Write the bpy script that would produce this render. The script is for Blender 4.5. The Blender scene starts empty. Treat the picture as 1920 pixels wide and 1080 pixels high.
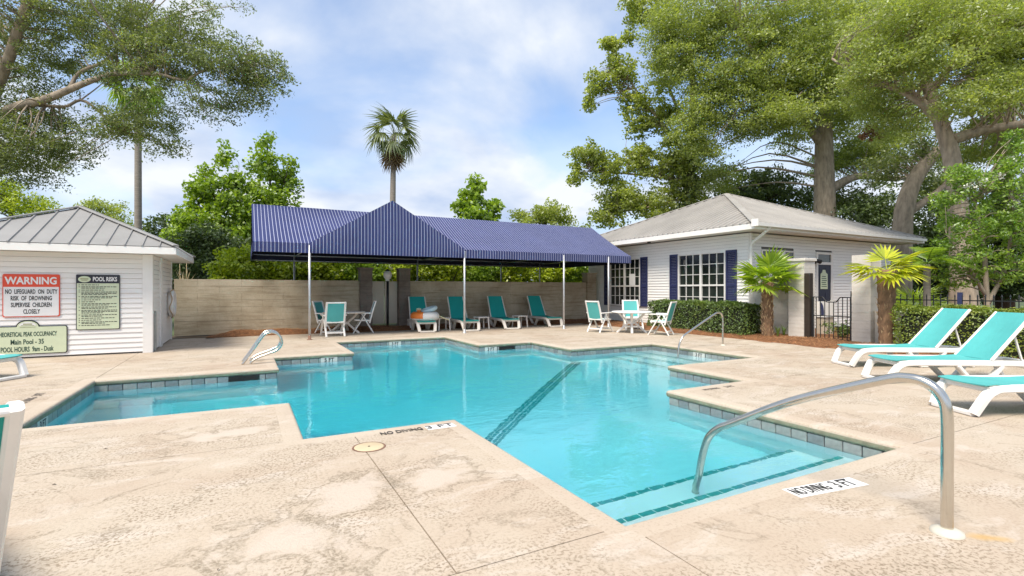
import bpy, bmesh, math, random
import numpy as np
from mathutils import Vector, Matrix, Euler
R = math.radians
random.seed(7)
rng = np.random.default_rng(11)
scene = bpy.context.scene
COL = scene.collection

# ------------------------------------------------------------------ camera, sky, sun, exposure
# world axes follow the pool: X along its long steps, Y towards the back wall, Z up; eye at 1.4 m
TH = R(28.0)
cam_d = bpy.data.cameras.new('camera')
cam = bpy.data.objects.new('camera', cam_d)
COL.objects.link(cam)
cam.location = (0, 0, 1.4)
cam.rotation_euler = (R(90), 0, -TH)
cam_d.sensor_width = 36.0
cam_d.lens = 940 / 1920 * 36
cam_d.shift_y = 3 / 1920
cam_d.clip_start = 0.05
cam_d.clip_end = 2000
scene.camera = cam

SUN_EL, SUN_AZ = R(58), R(238)          # azimuth measured clockwise from +Y: behind and left of the eye
world = bpy.data.worlds.new('World')
scene.world = world
world.use_nodes = True
wn, wl = world.node_tree.nodes, world.node_tree.links
wn.clear()
def N(tree, typ, **kw):
    n = tree.nodes.new(typ)
    for k, v in kw.items():
        if k.startswith('i_'):
            n.inputs[k[2:]].default_value = v
        else:
            setattr(n, k, v)
    return n
wt = world.node_tree
out = N(wt, 'ShaderNodeOutputWorld')
bg = N(wt, 'ShaderNodeBackground')
bg.inputs['Strength'].default_value = 0.1
sky = N(wt, 'ShaderNodeTexSky', sky_type='NISHITA')
sky.sun_disc = False
sky.sun_elevation = SUN_EL
sky.sun_rotation = SUN_AZ
sky.air_density = 1.0
sky.dust_density = 1.0
tc = N(wt, 'ShaderNodeTexCoord')
sep = N(wt, 'ShaderNodeSeparateXYZ')
wl.new(tc.outputs['Generated'], sep.inputs[0])
zz = N(wt, 'ShaderNodeMath', operation='MAXIMUM'); wl.new(sep.outputs[2], zz.inputs[0]); zz.inputs[1].default_value = 0.0
za = N(wt, 'ShaderNodeMath', operation='ADD'); wl.new(zz.outputs[0], za.inputs[0]); za.inputs[1].default_value = 0.32
dx = N(wt, 'ShaderNodeMath', operation='DIVIDE'); wl.new(sep.outputs[0], dx.inputs[0]); wl.new(za.outputs[0], dx.inputs[1])
dy = N(wt, 'ShaderNodeMath', operation='DIVIDE'); wl.new(sep.outputs[1], dy.inputs[0]); wl.new(za.outputs[0], dy.inputs[1])
cmb = N(wt, 'ShaderNodeCombineXYZ'); wl.new(dx.outputs[0], cmb.inputs[0]); wl.new(dy.outputs[0], cmb.inputs[1])
cmb.inputs[2].default_value = 10.37
n1 = N(wt, 'ShaderNodeTexNoise'); wl.new(cmb.outputs[0], n1.inputs['Vector'])
n1.inputs['Scale'].default_value = 1.25; n1.inputs['Detail'].default_value = 7; n1.inputs['Roughness'].default_value = 0.52; n1.inputs['Distortion'].default_value = 0.4
r1 = N(wt, 'ShaderNodeValToRGB'); wl.new(n1.outputs['Fac'], r1.inputs[0])
r1.color_ramp.elements[0].position = 0.36; r1.color_ramp.elements[0].color = (0.16, 0.16, 0.16, 1)
r1.color_ramp.elements[1].position = 0.54; r1.color_ramp.elements[1].color = (1, 1, 1, 1)
n2 = N(wt, 'ShaderNodeTexNoise'); wl.new(cmb.outputs[0], n2.inputs['Vector'])
n2.inputs['Scale'].default_value = 2.3; n2.inputs['Detail'].default_value = 5; n2.inputs['Roughness'].default_value = 0.5
r2 = N(wt, 'ShaderNodeValToRGB'); wl.new(n2.outputs['Fac'], r2.inputs[0])
r2.color_ramp.elements[0].position = 0.35; r2.color_ramp.elements[0].color = (3.1, 3.95, 5.6, 1)
r2.color_ramp.elements[1].position = 0.62; r2.color_ramp.elements[1].color = (6.0, 6.25, 6.6, 1)
skb = N(wt, 'ShaderNodeMix', data_type='RGBA', blend_type='MULTIPLY')
skb.inputs['Factor'].default_value = 1.0
wl.new(sky.outputs[0], skb.inputs[6]); skb.inputs[7].default_value = (1.35, 1.45, 1.55, 1)
mx = N(wt, 'ShaderNodeMix', data_type='RGBA')
lowc = N(wt, 'ShaderNodeMapRange')
wl.new(zz.outputs[0], lowc.inputs[0])
lowc.inputs[1].default_value = 0.06; lowc.inputs[2].default_value = 0.42; lowc.inputs[3].default_value = 0.88; lowc.inputs[4].default_value = 0.0
fmax = N(wt, 'ShaderNodeMath', operation='MAXIMUM')
wl.new(r1.outputs[0], fmax.inputs[0]); wl.new(lowc.outputs[0], fmax.inputs[1])
wl.new(fmax.outputs[0], mx.inputs['Factor'])
wl.new(skb.outputs[2], mx.inputs[6]); wl.new(r2.outputs[0], mx.inputs[7])
wl.new(mx.outputs[2], bg.inputs['Color'])
wl.new(bg.outputs[0], out.inputs[0])

sun_d = bpy.data.lights.new('sun', 'SUN')
sun_d.energy = 3.4
sun_d.angle = R(24)
sun_d.color = (1.0, 0.92, 0.79)
sun = bpy.data.objects.new('sun', sun_d)
COL.objects.link(sun)
sdir = Vector((math.sin(SUN_AZ) * math.cos(SUN_EL), math.cos(SUN_AZ) * math.cos(SUN_EL), math.sin(SUN_EL)))
sun.rotation_euler = (-sdir).to_track_quat('-Z', 'Y').to_euler()
sun.location = (0, 0, 30)

vs = scene.view_settings
vs.view_transform = 'Standard'
vs.look = 'None'
vs.gamma = 1.0
vs.use_curve_mapping = False
vs.exposure = 0.69
scene.cycles.max_bounces = 10
scene.cycles.diffuse_bounces = 4
scene.cycles.transmission_bounces = 8
scene.cycles.use_denoising = True

# ------------------------------------------------------------------ helpers
def W(px, py, D):
    """A place D metres ahead of the eye, in world axes."""
    x = (px - 960) / 940 * D
    c, s = math.cos(TH), math.sin(TH)
    return Vector((x * c + D * s, -x * s + D * c, 1.4 - (py - 543) / 940 * D))

def wloc(o):
    v = Vector((0, 0, 0))
    while o is not None:
        v = v + o.location
        o = o.parent
    return v

def tag(o, label=None, cat=None, group=None, kind=None):
    if label: o['label'] = label
    if cat: o['category'] = cat
    if group: o['group'] = group
    if kind: o['kind'] = kind
    return o

def thing(name, label, cat, loc=(0, 0, 0), rz=0.0, group=None):
    o = bpy.data.objects.new(name, None)
    o.empty_display_size = 0.2
    COL.objects.link(o)
    o.location = loc
    o.rotation_euler = (0, 0, rz)
    return tag(o, label, cat, group)

def link_mesh(name, me, parent=None, loc=(0, 0, 0), rot=(0, 0, 0)):
    o = bpy.data.objects.new(name, me)
    COL.objects.link(o)
    o.parent = parent
    o.location = loc
    o.rotation_euler = rot
    return o

def copy_tree(o, parent=None):
    c = o.copy()
    COL.objects.link(c)
    c.parent = parent
    for ch in list(o.children):
        copy_tree(ch, c)
    return c

class MB:
    def __init__(s):
        s.v, s.f, s.sm = [], [], []
    def add(s, vs_, fs_, smooth=False):
        b = len(s.v)
        s.v.extend([tuple(v) for v in vs_])
        for f in fs_:
            s.f.append([b + i for i in f]); s.sm.append(smooth)
        return s
    def box(s, lo, hi):
        x0, y0, z0 = lo; x1, y1, z1 = hi
        return s.add([(x0,y0,z0),(x1,y0,z0),(x1,y1,z0),(x0,y1,z0),(x0,y0,z1),(x1,y0,z1),(x1,y1,z1),(x0,y1,z1)],
                     [(3,2,1,0),(4,5,6,7),(0,1,5,4),(1,2,6,5),(2,3,7,6),(3,0,4,7)])
    def cbox(s, lo, hi, c=0.01):
        """box with chamfered upright and top edges"""
        x0, y0, z0 = lo; x1, y1, z1 = hi
        def ring(x0, y0, x1, y1, c, z):
            return [(x0+c,y0,z),(x1-c,y0,z),(x1,y0+c,z),(x1,y1-c,z),(x1-c,y1,z),(x0+c,y1,z),(x0,y1-c,z),(x0,y0+c,z)]
        r0 = ring(x0,y0,x1,y1,c,z0); r1 = ring(x0,y0,x1,y1,c,z1-c); r2 = ring(x0+c,y0+c,x1-c,y1-c,c*0.6,z1)
        fs = [tuple(reversed(range(8)))]
        for k in range(2):
            for i in range(8):
                j = (i+1) % 8
                fs.append((8*k+i, 8*k+j, 8*k+8+j, 8*k+8+i))
        fs.append(tuple(range(16, 24)))
        return s.add(r0+r1+r2, fs)
    def quad(s, a, b, c, d):
        return s.add([a, b, c, d], [(0,1,2,3)])
    def poly(s, pts):
        return s.add(pts, [tuple(range(len(pts)))])
    def prism(s, pts, z0, z1):
        n = len(pts)
        return s.add([(p[0],p[1],z0) for p in pts] + [(p[0],p[1],z1) for p in pts],
                     [tuple(reversed(range(n))), tuple(range(n, 2*n))] + [(i,(i+1)%n,n+(i+1)%n,n+i) for i in range(n)])
    def sweep(s, path, prof, up=(0,0,1), caps=True, smooth=True, scale=None):
        """profile (list of 2-D points: side, up) carried along a path"""
        path = [Vector(p) for p in path]
        n, m = len(path), len(prof)
        up = Vector(up)
        vs_ = []
        prevx = None
        for i, p in enumerate(path):
            t = (path[min(i+1, n-1)] - path[max(i-1, 0)]).normalized()
            x = t.cross(up)
            if x.length < 0.05:
                x = prevx if prevx is not None else t.cross(Vector((0,1,0)) if abs(t.y) < .9 else Vector((1,0,0)))
            x = (x - t * x.dot(t)).normalized()
            if prevx is not None and x.dot(prevx) < 0: x = -x
            prevx = x
            y = x.cross(t).normalized()
            k = scale[i] if scale else 1.0
            for a, b in prof:
                vs_.append(p + x * a * k + y * b * k)
        fs = []
        for i in range(n-1):
            for j in range(m):
                j2 = (j+1) % m
                fs.append((i*m+j, i*m+j2, (i+1)*m+j2, (i+1)*m+j))
        s.add(vs_, fs, smooth)
        if caps:
            b = len(s.v) - n*m
            s.f.append([b + j for j in reversed(range(m))]); s.sm.append(False)
            s.f.append([b + (n-1)*m + j for j in range(m)]); s.sm.append(False)
        return s
    def tube(s, path, r, seg=10, caps=True):
        rs = r if isinstance(r, (list, tuple)) else None
        prof = [(math.cos(2*math.pi*k/seg), math.sin(2*math.pi*k/seg)) for k in range(seg)]
        sc = list(rs) if rs else [r]*len(path)
        return s.sweep(path, prof, caps=caps, scale=sc)
    def beam(s, path, w, h, up=(0,0,1), smooth=True):
        """bar of soft-cornered rectangular section"""
        w2, h2 = w/2, h/2; c = min(w2, h2)*0.45
        prof = [(-w2+c,-h2),(w2-c,-h2),(w2,-h2+c),(w2,h2-c),(w2-c,h2),(-w2+c,h2),(-w2,h2-c),(-w2,-h2+c)]
        return s.sweep(path, prof, up=up, smooth=False)
    def lathe(s, prof, center=(0,0,0), seg=24, smooth=True):
        cx, cy, cz = center; m = len(prof); vs_ = []; fs = []
        for k in range(seg):
            a = 2*math.pi*k/seg
            for r_, z_ in prof:
                vs_.append((cx + r_*math.cos(a), cy + r_*math.sin(a), cz + z_))
        for k in range(seg):
            k2 = (k+1) % seg
            for i in range(m-1):
                fs.append((k*m+i, k2*m+i, k2*m+i+1, k*m+i+1))
        return s.add(vs_, fs, smooth)
    def mesh(s, name, mat, org=Vector((0,0,0))):
        me = bpy.data.meshes.new(name)
        ox, oy, oz = org
        me.from_pydata([(x-ox, y-oy, z-oz) for x, y, z in s.v], [], s.f)
        me.polygons.foreach_set('use_smooth', s.sm)
        if mat: me.materials.append(mat)
        me.update()
        return me
    def build(s, name, mat, parent=None, label=None):
        org = wloc(parent) if parent is not None else Vector((0,0,0))
        o = link_mesh(name, s.mesh(name, mat, org), parent)
        if label: o['label'] = label
        return o

def arc(c, r, a0, a1, n, plane='xz', y=0.0):
    pts = []
    for k in range(n+1):
        a = R(a0 + (a1-a0)*k/n)
        p = (c[0] + r*math.cos(a), c[1] + r*math.sin(a))
        pts.append((p[0], y, p[1]) if plane == 'xz' else (p[0], p[1], y))
    return pts

def smooth_path(pts, n=6):
    """Catmull-Rom through points"""
    P = [Vector(p) for p in pts]
    P = [P[0]*2-P[1]] + P + [P[-1]*2-P[-2]]
    o = []
    for i in range(1, len(P)-2):
        for k in range(n):
            t = k/n
            o.append(0.5*((2*P[i]) + (P[i+1]-P[i-1])*t + (2*P[i-1]-5*P[i]+4*P[i+1]-P[i+2])*t*t + (3*P[i]-P[i-1]-3*P[i+1]+P[i+2])*t**3))
    o.append(P[-2])
    return o

# ------------------------------------------------------------------ materials
def new_mat(name):
    m = bpy.data.materials.new(name)
    m.use_nodes = True
    t = m.node_tree
    return m, t, t.nodes['Principled BSDF']

def ramp(t, fac, stops):
    r = N(t, 'ShaderNodeValToRGB')
    e = r.color_ramp.elements
    while len(e) < len(stops): e.new(0.5)
    for k, (p, c) in enumerate(stops):
        e[k].position = p
        e[k].color = (c[0], c[1], c[2], 1) if hasattr(c, '__len__') else (c, c, c, 1)
    t.links.new(fac, r.inputs[0])
    return r.outputs[0]

def noise(t, vec, scale, detail=4, rough=0.55, dist=0.0):
    n = N(t, 'ShaderNodeTexNoise')
    n.inputs['Scale'].default_value = scale; n.inputs['Detail'].default_value = detail
    n.inputs['Roughness'].default_value = rough; n.inputs['Distortion'].default_value = dist
    if vec is not None: t.links.new(vec, n.inputs['Vector'])
    return n.outputs['Fac']

def mixc(t, fac, a, b, blend='MIX'):
    m = N(t, 'ShaderNodeMix', data_type='RGBA', blend_type=blend)
    for sock, v in ((m.inputs['Factor'], fac), (m.inputs[6], a), (m.inputs[7], b)):
        if isinstance(v, bpy.types.NodeSocket): t.links.new(v, sock)
        elif isinstance(v, (int, float)): sock.default_value = v if sock.type == 'VALUE' else (v, v, v, 1)
        else: sock.default_value = (v[0], v[1], v[2], 1)
    return m.outputs[2]

def math_(t, op, a, b=None):
    m = N(t, 'ShaderNodeMath', operation=op)
    for k, v in enumerate((a, b)):
        if v is None: continue
        if isinstance(v, bpy.types.NodeSocket): t.links.new(v, m.inputs[k])
        else: m.inputs[k].default_value = v
    return m.outputs[0]

def objco(t, scale=(1,1,1)):
    c = N(t, 'ShaderNodeTexCoord')
    mp = N(t, 'ShaderNodeMapping')
    mp.inputs['Scale'].default_value = scale
    t.links.new(c.outputs['Object'], mp.inputs[0])
    return mp.outputs[0]

def bump(t, b, h, strength=0.3, dist=0.01):
    n = N(t, 'ShaderNodeBump')
    n.inputs['Strength'].default_value = strength; n.inputs['Distance'].default_value = dist
    t.links.new(h, n.inputs['Height'])
    t.links.new(n.outputs[0], b.inputs['Normal'])

def plain(name, col, rough=0.5, metal=0.0, var=0.12, scale=6.0, bmp=0.0, bscale=60.0, spec=0.5, stretch=(1,1,1)):
    m, t, b = new_mat(name)
    co = objco(t, stretch)
    f = noise(t, co, scale, 5, 0.6)
    lo = tuple(c*(1-var) for c in col); hi = tuple(min(1, c*(1+var*0.6)) for c in col)
    t.links.new(ramp(t, f, [(0.3, lo), (0.7, hi)]), b.inputs['Base Color'])
    b.inputs['Roughness'].default_value = rough
    b.inputs['Metallic'].default_value = metal
    b.inputs['Specular IOR Level'].default_value = spec
    if bmp: bump(t, b, noise(t, co, bscale, 4), bmp, 0.01)
    return m

def leafmat(name, dark, light, tip=None, trans=0.35, nscale=0.5):
    m, t, b = new_mat(name)
    t.nodes.remove(b)
    g = N(t, 'ShaderNodeNewGeometry')
    co = objco(t)
    f1 = noise(t, co, nscale, 3)
    f = math_(t, 'ADD', math_(t, 'MULTIPLY', g.outputs['Random Per Island'], 0.45), math_(t, 'MULTIPLY', f1, 0.66))
    stops = [(0.28, dark), (0.72, light)]
    if tip: stops.append((0.9, tip))
    c = ramp(t, f, stops)
    d = N(t, 'ShaderNodeBsdfDiffuse'); t.links.new(c, d.inputs[0])
    tr = N(t, 'ShaderNodeBsdfTranslucent')
    t.links.new(mixc(t, 1.0, c, (1.15, 1.2, 0.5), 'MULTIPLY'), tr.inputs[0])
    gl = N(t, 'ShaderNodeBsdfGlossy'); gl.inputs['Roughness'].default_value = 0.45; gl.inputs[0].default_value = (0.9, 0.95, 1, 1)
    m1 = N(t, 'ShaderNodeMixShader'); m1.inputs[0].default_value = trans
    t.links.new(d.outputs[0], m1.inputs[1]); t.links.new(tr.outputs[0], m1.inputs[2])
    m2 = N(t, 'ShaderNodeMixShader'); m2.inputs[0].default_value = 0.05
    t.links.new(m1.outputs[0], m2.inputs[1]); t.links.new(gl.outputs[0], m2.inputs[2])
    t.links.new(m2.outputs[0], t.nodes['Material Output'].inputs[0])
    return m

# pool deck: sprayed knock-down concrete, worn, with grime rings and bare pale patches
def deck_material(name, smooth=False):
    m, t, b = new_mat(name)
    co = objco(t)
    big = noise(t, co, 0.55, 5, 0.6, 0.6)
    mid = noise(t, objco(t, (1, 2.2, 1)), 1.7, 6, 0.62, 0.8)
    fine = noise(t, co, 48, 3, 0.62, 0.3)
    grain = noise(t, co, 150, 2, 0.5)
    base = ramp(t, big, [(0.32, (0.43, 0.34, 0.26)), (0.5, (0.475, 0.397, 0.312)), (0.68, (0.50, 0.435, 0.352))])
    base = mixc(t, math_(t, 'MULTIPLY', ramp(t, mid, [(0.52, 0.0), (0.66, 1.0)]), 0.75), base, (0.56, 0.49, 0.42))
    if not smooth:
        # splotches: dark pits between flattened blobs, strongest inside dirty areas
        dirty = ramp(t, noise(t, objco(t, (1.0, 1.7, 1)), 1.05, 5, 0.65, 0.5), [(0.44, 0.22), (0.60, 1.0)])
        pits = ramp(t, fine, [(0.50, 0.0), (0.60, 1.0)])
        base = mixc(t, math_(t, 'MULTIPLY', math_(t, 'MULTIPLY', pits, dirty), 0.8), base, (0.20, 0.15, 0.10))
        # tide marks where puddles dried
        ring = ramp(t, noise(t, co, 1.5, 7, 0.6, 1.0), [(0.44, 0.0), (0.485, 1.0), (0.505, 0.0)])
        rp = math_(t, 'MULTIPLY', math_(t, 'MULTIPLY', ring, ramp(t, noise(t, co, 2.3, 3), [(0.40, 0.0), (0.62, 1.0)])), ramp(t, fine, [(0.36, 0.15), (0.56, 1.0)]))
        base = mixc(t, math_(t, 'MULTIPLY', rp, 0.75), base, (0.20, 0.16, 0.11))
        # three puddle stains of their own shape near the lid
        for (sx, sy, rx, ry, rot) in ((1.32, 3.62, 0.36, 0.30, 0.3), (0.62, 3.55, 0.26, 0.48, -0.5), (-0.1, 5.6, 0.55, 0.2, 0.2), (0.2, 3.05, 0.3, 0.42, 0.7)):
            mp = N(t, 'ShaderNodeMapping', vector_type='TEXTURE')
            mp.inputs['Location'].default_value = (sx, sy, 0); mp.inputs['Rotation'].default_value = (0, 0, rot); mp.inputs['Scale'].default_value = (rx, ry, 1)
            t.links.new(co, mp.inputs[0])
            ln = N(t, 'ShaderNodeVectorMath', operation='LENGTH'); t.links.new(mp.outputs[0], ln.inputs[0])
            dd = math_(t, 'ADD', ln.outputs['Value'], math_(t, 'MULTIPLY', math_(t, 'SUBTRACT', noise(t, co, 2.9, 6, 0.62, 0.6), 0.5), 3.2))
            inner = ramp(t, dd, [(0.35, 0.75), (0.82, 0.0)])
            base = mixc(t, inner, base, (0.53, 0.455, 0.385))
            edge = ramp(t, dd, [(0.70, 0.0), (0.96, 1.0), (1.04, 0.0)])
            base = mixc(t, math_(t, 'MULTIPLY', math_(t, 'MULTIPLY', edge, 0.8), ramp(t, fine, [(0.36, 0.2), (0.58, 1.0)])), base, (0.22, 0.18, 0.13))
    else:
        base = mixc(t, 0.30, base, (0.53, 0.455, 0.37))
        pits = ramp(t, fine, [(0.52, 0.0), (0.64, 1.0)])
        base = mixc(t, math_(t, 'MULTIPLY', pits, 0.32), base, (0.26, 0.2, 0.14))
    mp = N(t, 'ShaderNodeMapping', vector_type='TEXTURE')
    mp.inputs['Location'].default_value = (3.70, 1.235, 0); mp.inputs['Rotation'].default_value = (0, 0, R(-38)); mp.inputs['Scale'].default_value = (0.15, 0.055, 1)
    t.links.new(co, mp.inputs[0])
    ln = N(t, 'ShaderNodeVectorMath', operation='LENGTH'); t.links.new(mp.outputs[0], ln.inputs[0])
    rd = math_(t, 'ADD', ln.outputs['Value'], math_(t, 'MULTIPLY', math_(t, 'SUBTRACT', noise(t, co, 9, 4), 0.5), 1.3))
    base = mixc(t, ramp(t, rd, [(0.2, 0.7), (1.0, 0.0)]), base, (0.52, 0.32, 0.10))
    base = mixc(t, math_(t, 'MULTIPLY', grain, 0.14), base, (0.33, 0.26, 0.2))
    t.links.new(base, b.inputs['Base Color'])
    b.inputs['Roughness'].default_value = 0.82
    b.inputs['Specular IOR Level'].default_value = 0.3
    h = math_(t, 'ADD', ramp(t, fine, [(0.46, 1.0), (0.58, 0.0)]), math_(t, 'MULTIPLY', grain, 0.3))
    bump(t, b, h, 0.30 if not smooth else 0.1, 0.004)
    return m

M = {}
M['deck'] = deck_material('deck_concrete')
M['coping'] = deck_material('coping_concrete', True)
M['soil'] = plain('soil', (0.10, 0.075, 0.05), 0.95, var=0.4, scale=3)
M['grass'] = plain('grass_ground', (0.07, 0.10, 0.035), 0.95, var=0.5, scale=1.2)
M['white_resin'] = plain('white_resin', (0.80, 0.775, 0.74), 0.38, var=0.07, scale=5)
M['white_resin_old'] = plain('white_resin_weathered', (0.74, 0.68, 0.61), 0.45, var=0.12, scale=9)
M['white_paint'] = plain('white_paint', (0.80, 0.775, 0.74), 0.55, var=0.06, scale=2.5)
M['siding'] = plain('white_siding', (0.84, 0.81, 0.775), 0.55, var=0.07, scale=1.6, stretch=(0.6, 0.6, 5))
M['sidingclub'] = plain('white_siding_clubhouse', (0.86, 0.845, 0.815), 0.55, var=0.06, scale=1.6, stretch=(0.6, 0.6, 5))
M['navy'] = plain('navy_paint', (0.028, 0.035, 0.105), 0.5, var=0.12)
M['black_iron'] = plain('black_iron', (0.012, 0.013, 0.015), 0.45, var=0.2)
M['brown_post'] = plain('dark_brown_wood', (0.03, 0.02, 0.014), 0.7, var=0.3)
M['steel'] = plain('stainless_steel', (0.63, 0.60, 0.54), 0.2, 1.0, var=0.05, scale=20)
M['galv'] = plain('galvanised_pole', (0.52, 0.53, 0.55), 0.4, 0.6, var=0.1, scale=10)
M['roofgrey'] = plain('grey_metal_roof', (0.30, 0.295, 0.29), 0.5, 0.15, var=0.10, scale=1.5)
M['rooftan'] = plain('weathered_metal_roof', (0.375, 0.355, 0.33), 0.55, 0.1, var=0.16, scale=0.8)
M['trunk'] = plain('oak_bark', (0.35, 0.285, 0.215), 0.9, var=0.45, scale=7, bmp=0.8, bscale=18, stretch=(1,1,0.3))
M['trunkd'] = plain('dark_bark', (0.07, 0.055, 0.04), 0.9, var=0.4, scale=7, bmp=0.8, bscale=18, stretch=(1,1,0.3))
M['pinebark'] = plain('red_pine_bark', (0.20, 0.11, 0.075), 0.9, var=0.5, scale=6, bmp=0.8, bscale=14, stretch=(1,1,0.35))
M['palmtrunk'] = plain('palm_trunk', (0.27, 0.235, 0.20), 0.9, var=0.25, scale=4, bmp=0.5, bscale=12, stretch=(0.4,0.4,4))
M['palmfibre'] = plain('palm_fibre', (0.23, 0.14, 0.08), 0.95, var=0.55, scale=14, bmp=0.8, bscale=40, stretch=(1,1,0.5))
M['flangepaint'] = plain('flange_paint', (0.55, 0.52, 0.44), 0.5, var=0.1)
M['stub'] = plain('palm_stub', (0.50, 0.36, 0.21), 0.8, var=0.4, scale=10)
M['mulch'] = plain('pine_straw', (0.22, 0.092, 0.036), 0.95, var=0.55, scale=14, bmp=0.8, bscale=50)
M['straw'] = plain('straw_needles', (0.42, 0.22, 0.095), 0.9, var=0.5, scale=3)
M['cream'] = plain('cream_plastic', (0.56, 0.45, 0.29), 0.5, var=0.08)
M['signwhite'] = plain('sign_white', (0.78, 0.77, 0.76), 0.4, var=0.03)
M['signred'] = plain('sign_red', (0.74, 0.075, 0.03), 0.4, var=0.05)
M['signblack'] = plain('sign_black', (0.018, 0.018, 0.018), 0.5, var=0.1)
M['signnavy'] = plain('sign_dark', (0.016, 0.016, 0.03), 0.4, var=0.1)
M['signgreen'] = plain('sign_pale_green', (0.60, 0.66, 0.46), 0.45, var=0.04)
M['lettergreen'] = plain('letter_green', (0.03, 0.075, 0.05), 0.5, var=0.1)
M['emblem'] = plain('emblem_olive', (0.36, 0.37, 0.2), 0.5, var=0.15, scale=50)
M['floatwhite'] = plain('float_white', (0.78, 0.76, 0.72), 0.3, var=0.05)
M['floatorange'] = plain('float_orange', (0.80, 0.22, 0.04), 0.3, var=0.08)
M['floatblue'] = plain('float_pale_blue', (0.55, 0.70, 0.72), 0.3, var=0.05)
M['floatyellow'] = plain('float_pale_yellow', (0.70, 0.62, 0.36), 0.4, var=0.05)
M['globe'] = plain('lamp_globe', (0.62, 0.60, 0.56), 0.3, var=0.05)
M['joint'] = plain('joint_bed', (0.30, 0.24, 0.18), 0.95, var=0.3, scale=9)  # tan bed showing in the joints between deck slabs
M['shadeback'] = plain('shade_backing', (0.16, 0.155, 0.15), 0.9, var=0.1)  # dark wall backing: shadow lines between the boards put into its colour
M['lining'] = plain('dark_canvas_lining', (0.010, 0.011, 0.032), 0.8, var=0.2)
M['dark'] = plain('dark_void', (0.012, 0.012, 0.012), 0.8, var=0.1)
M['gatepanel'] = plain('beige_panel', (0.52, 0.46, 0.37), 0.6, var=0.08, scale=2)
M['plaster'] = plain('pool_plaster', (0.68, 0.77, 0.80), 0.7, var=0.05, scale=1.5)
M['tealtile'] = plain('teal_tile', (0.012, 0.30, 0.30), 0.3, var=0.25, scale=25)
M['pooltile'] = plain('grey_pool_tile', (0.31, 0.33, 0.315), 0.35, var=0.28, scale=9)
M['grout'] = plain('dark_grout', (0.065, 0.075, 0.08), 0.8, var=0.2)
M['lip'] = plain('olive_coping_lip', (0.30, 0.285, 0.19), 0.8, var=0.25, scale=12)  # olive edge under the coping nose, darker than the coping top
M['rust'] = plain('rust_stain', (0.55, 0.32, 0.10), 0.9, var=0.25, scale=20)
M['blossom'] = plain('white_blossom', (0.80, 0.80, 0.74), 0.8, var=0.1)

# woven sling: vivid aqua
def sling(name, col):
    m, t, b = new_mat(name)
    co = objco(t)
    f = noise(t, co, 3, 3)
    w = N(t, 'ShaderNodeTexWave', wave_type='BANDS', bands_direction='Y'); w.inputs['Scale'].default_value = 60; t.links.new(co, w.inputs[0])
    c = ramp(t, f, [(0.3, tuple(k*0.88 for k in col)), (0.7, col)])
    t.links.new(c, b.inputs['Base Color']); b.inputs['Roughness'].default_value = 0.6
    bump(t, b, w.outputs['Fac'], 0.1, 0.002)
    b.inputs['Subsurface Weight'].default_value = 0.0
    return m
M['sling'] = sling('aqua_sling', (0.085, 0.43, 0.42))
M['slingshade'] = sling('shaded_aqua_sling', (0.006, 0.33, 0.30))  # darker copy of the aqua sling, canopy shade put into its colour

# block wall: grey-tan, damp-stained
def wall_material(name, lo, mid_, hi, stain, amount, bands=True):
    m, t, b = new_mat(name)
    co = objco(t)
    f = noise(t, co, 0.8, 6, 0.62, 0.4)
    c = ramp(t, f, [(0.32, lo), (0.5, mid_), (0.68, hi)])
    st = noise(t, objco(t, (0.5, 0.5, 7)), 1.5, 5, 0.65, 0.4)
    c = mixc(t, math_(t, 'MULTIPLY', ramp(t, st, [(0.50, 0.0), (0.66, 1.0)]), amount), c, stain)
    sp = noise(t, co, 22, 4, 0.7)
    c = mixc(t, math_(t, 'MULTIPLY', ramp(t, sp, [(0.5, 0.0), (0.75, 1.0)]), 0.3), c, stain)
    t.links.new(c, b.inputs['Base Color'])
    b.inputs['Roughness'].default_value = 0.9
    bump(t, b, sp, 0.35, 0.01)
    return m
M['wall'] = wall_material('block_wall', (0.33, 0.27, 0.18), (0.46, 0.39, 0.28), (0.56, 0.49, 0.37), (0.19, 0.14, 0.08), 0.55)
M['pillar'] = wall_material('dark_block_pillar', (0.16, 0.13, 0.105), (0.22, 0.18, 0.15), (0.28, 0.24, 0.20), (0.09, 0.075, 0.06), 0.5)
M['whiteblock'] = wall_material('white_painted_block', (0.56, 0.52, 0.47), (0.64, 0.60, 0.55), (0.70, 0.66, 0.61), (0.40, 0.35, 0.28), 0.35)

# canvas: blue with thin white stripes across X
def canvas(name):
    m, t, b = new_mat(name)
    c = N(t, 'ShaderNodeTexCoord'); sp = N(t, 'ShaderNodeSeparateXYZ'); t.links.new(c.outputs['Object'], sp.inputs[0])
    f = math_(t, 'FRACT', math_(t, 'MULTIPLY', math_(t, 'ADD', sp.outputs[0], 40.0), 1/0.095))
    a = math_(t, 'GREATER_THAN', f, 0.845)
    n = noise(t, objco(t), 1.2, 4)
    blue = ramp(t, n, [(0.3, (0.030, 0.039, 0.122)), (0.7, (0.042, 0.054, 0.158))])
    t.links.new(mixc(t, a, blue, (0.38, 0.40, 0.52)), b.inputs['Base Color'])
    b.inputs['Roughness'].default_value = 0.75
    b.inputs['Specular IOR Level'].default_value = 0.25
    bump(t, b, noise(t, objco(t), 2.2, 3), 0.15, 0.06)
    return m
M['canvas'] = canvas('striped_canvas')

def glass_pane():
    m, t, b = new_mat('window_glass')
    co = objco(t)
    f = noise(t, co, 1.4, 3)
    t.links.new(ramp(t, f, [(0.35, (0.010, 0.014, 0.012)), (0.7, (0.035, 0.045, 0.04))]), b.inputs['Base Color'])
    b.inputs['Roughness'].default_value = 0.04
    b.inputs['Specular IOR Level'].default_value = 0.6
    bump(t, b, noise(t, co, 3, 2), 0.04, 0.02)
    return m
M['glass'] = glass_pane()

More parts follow.
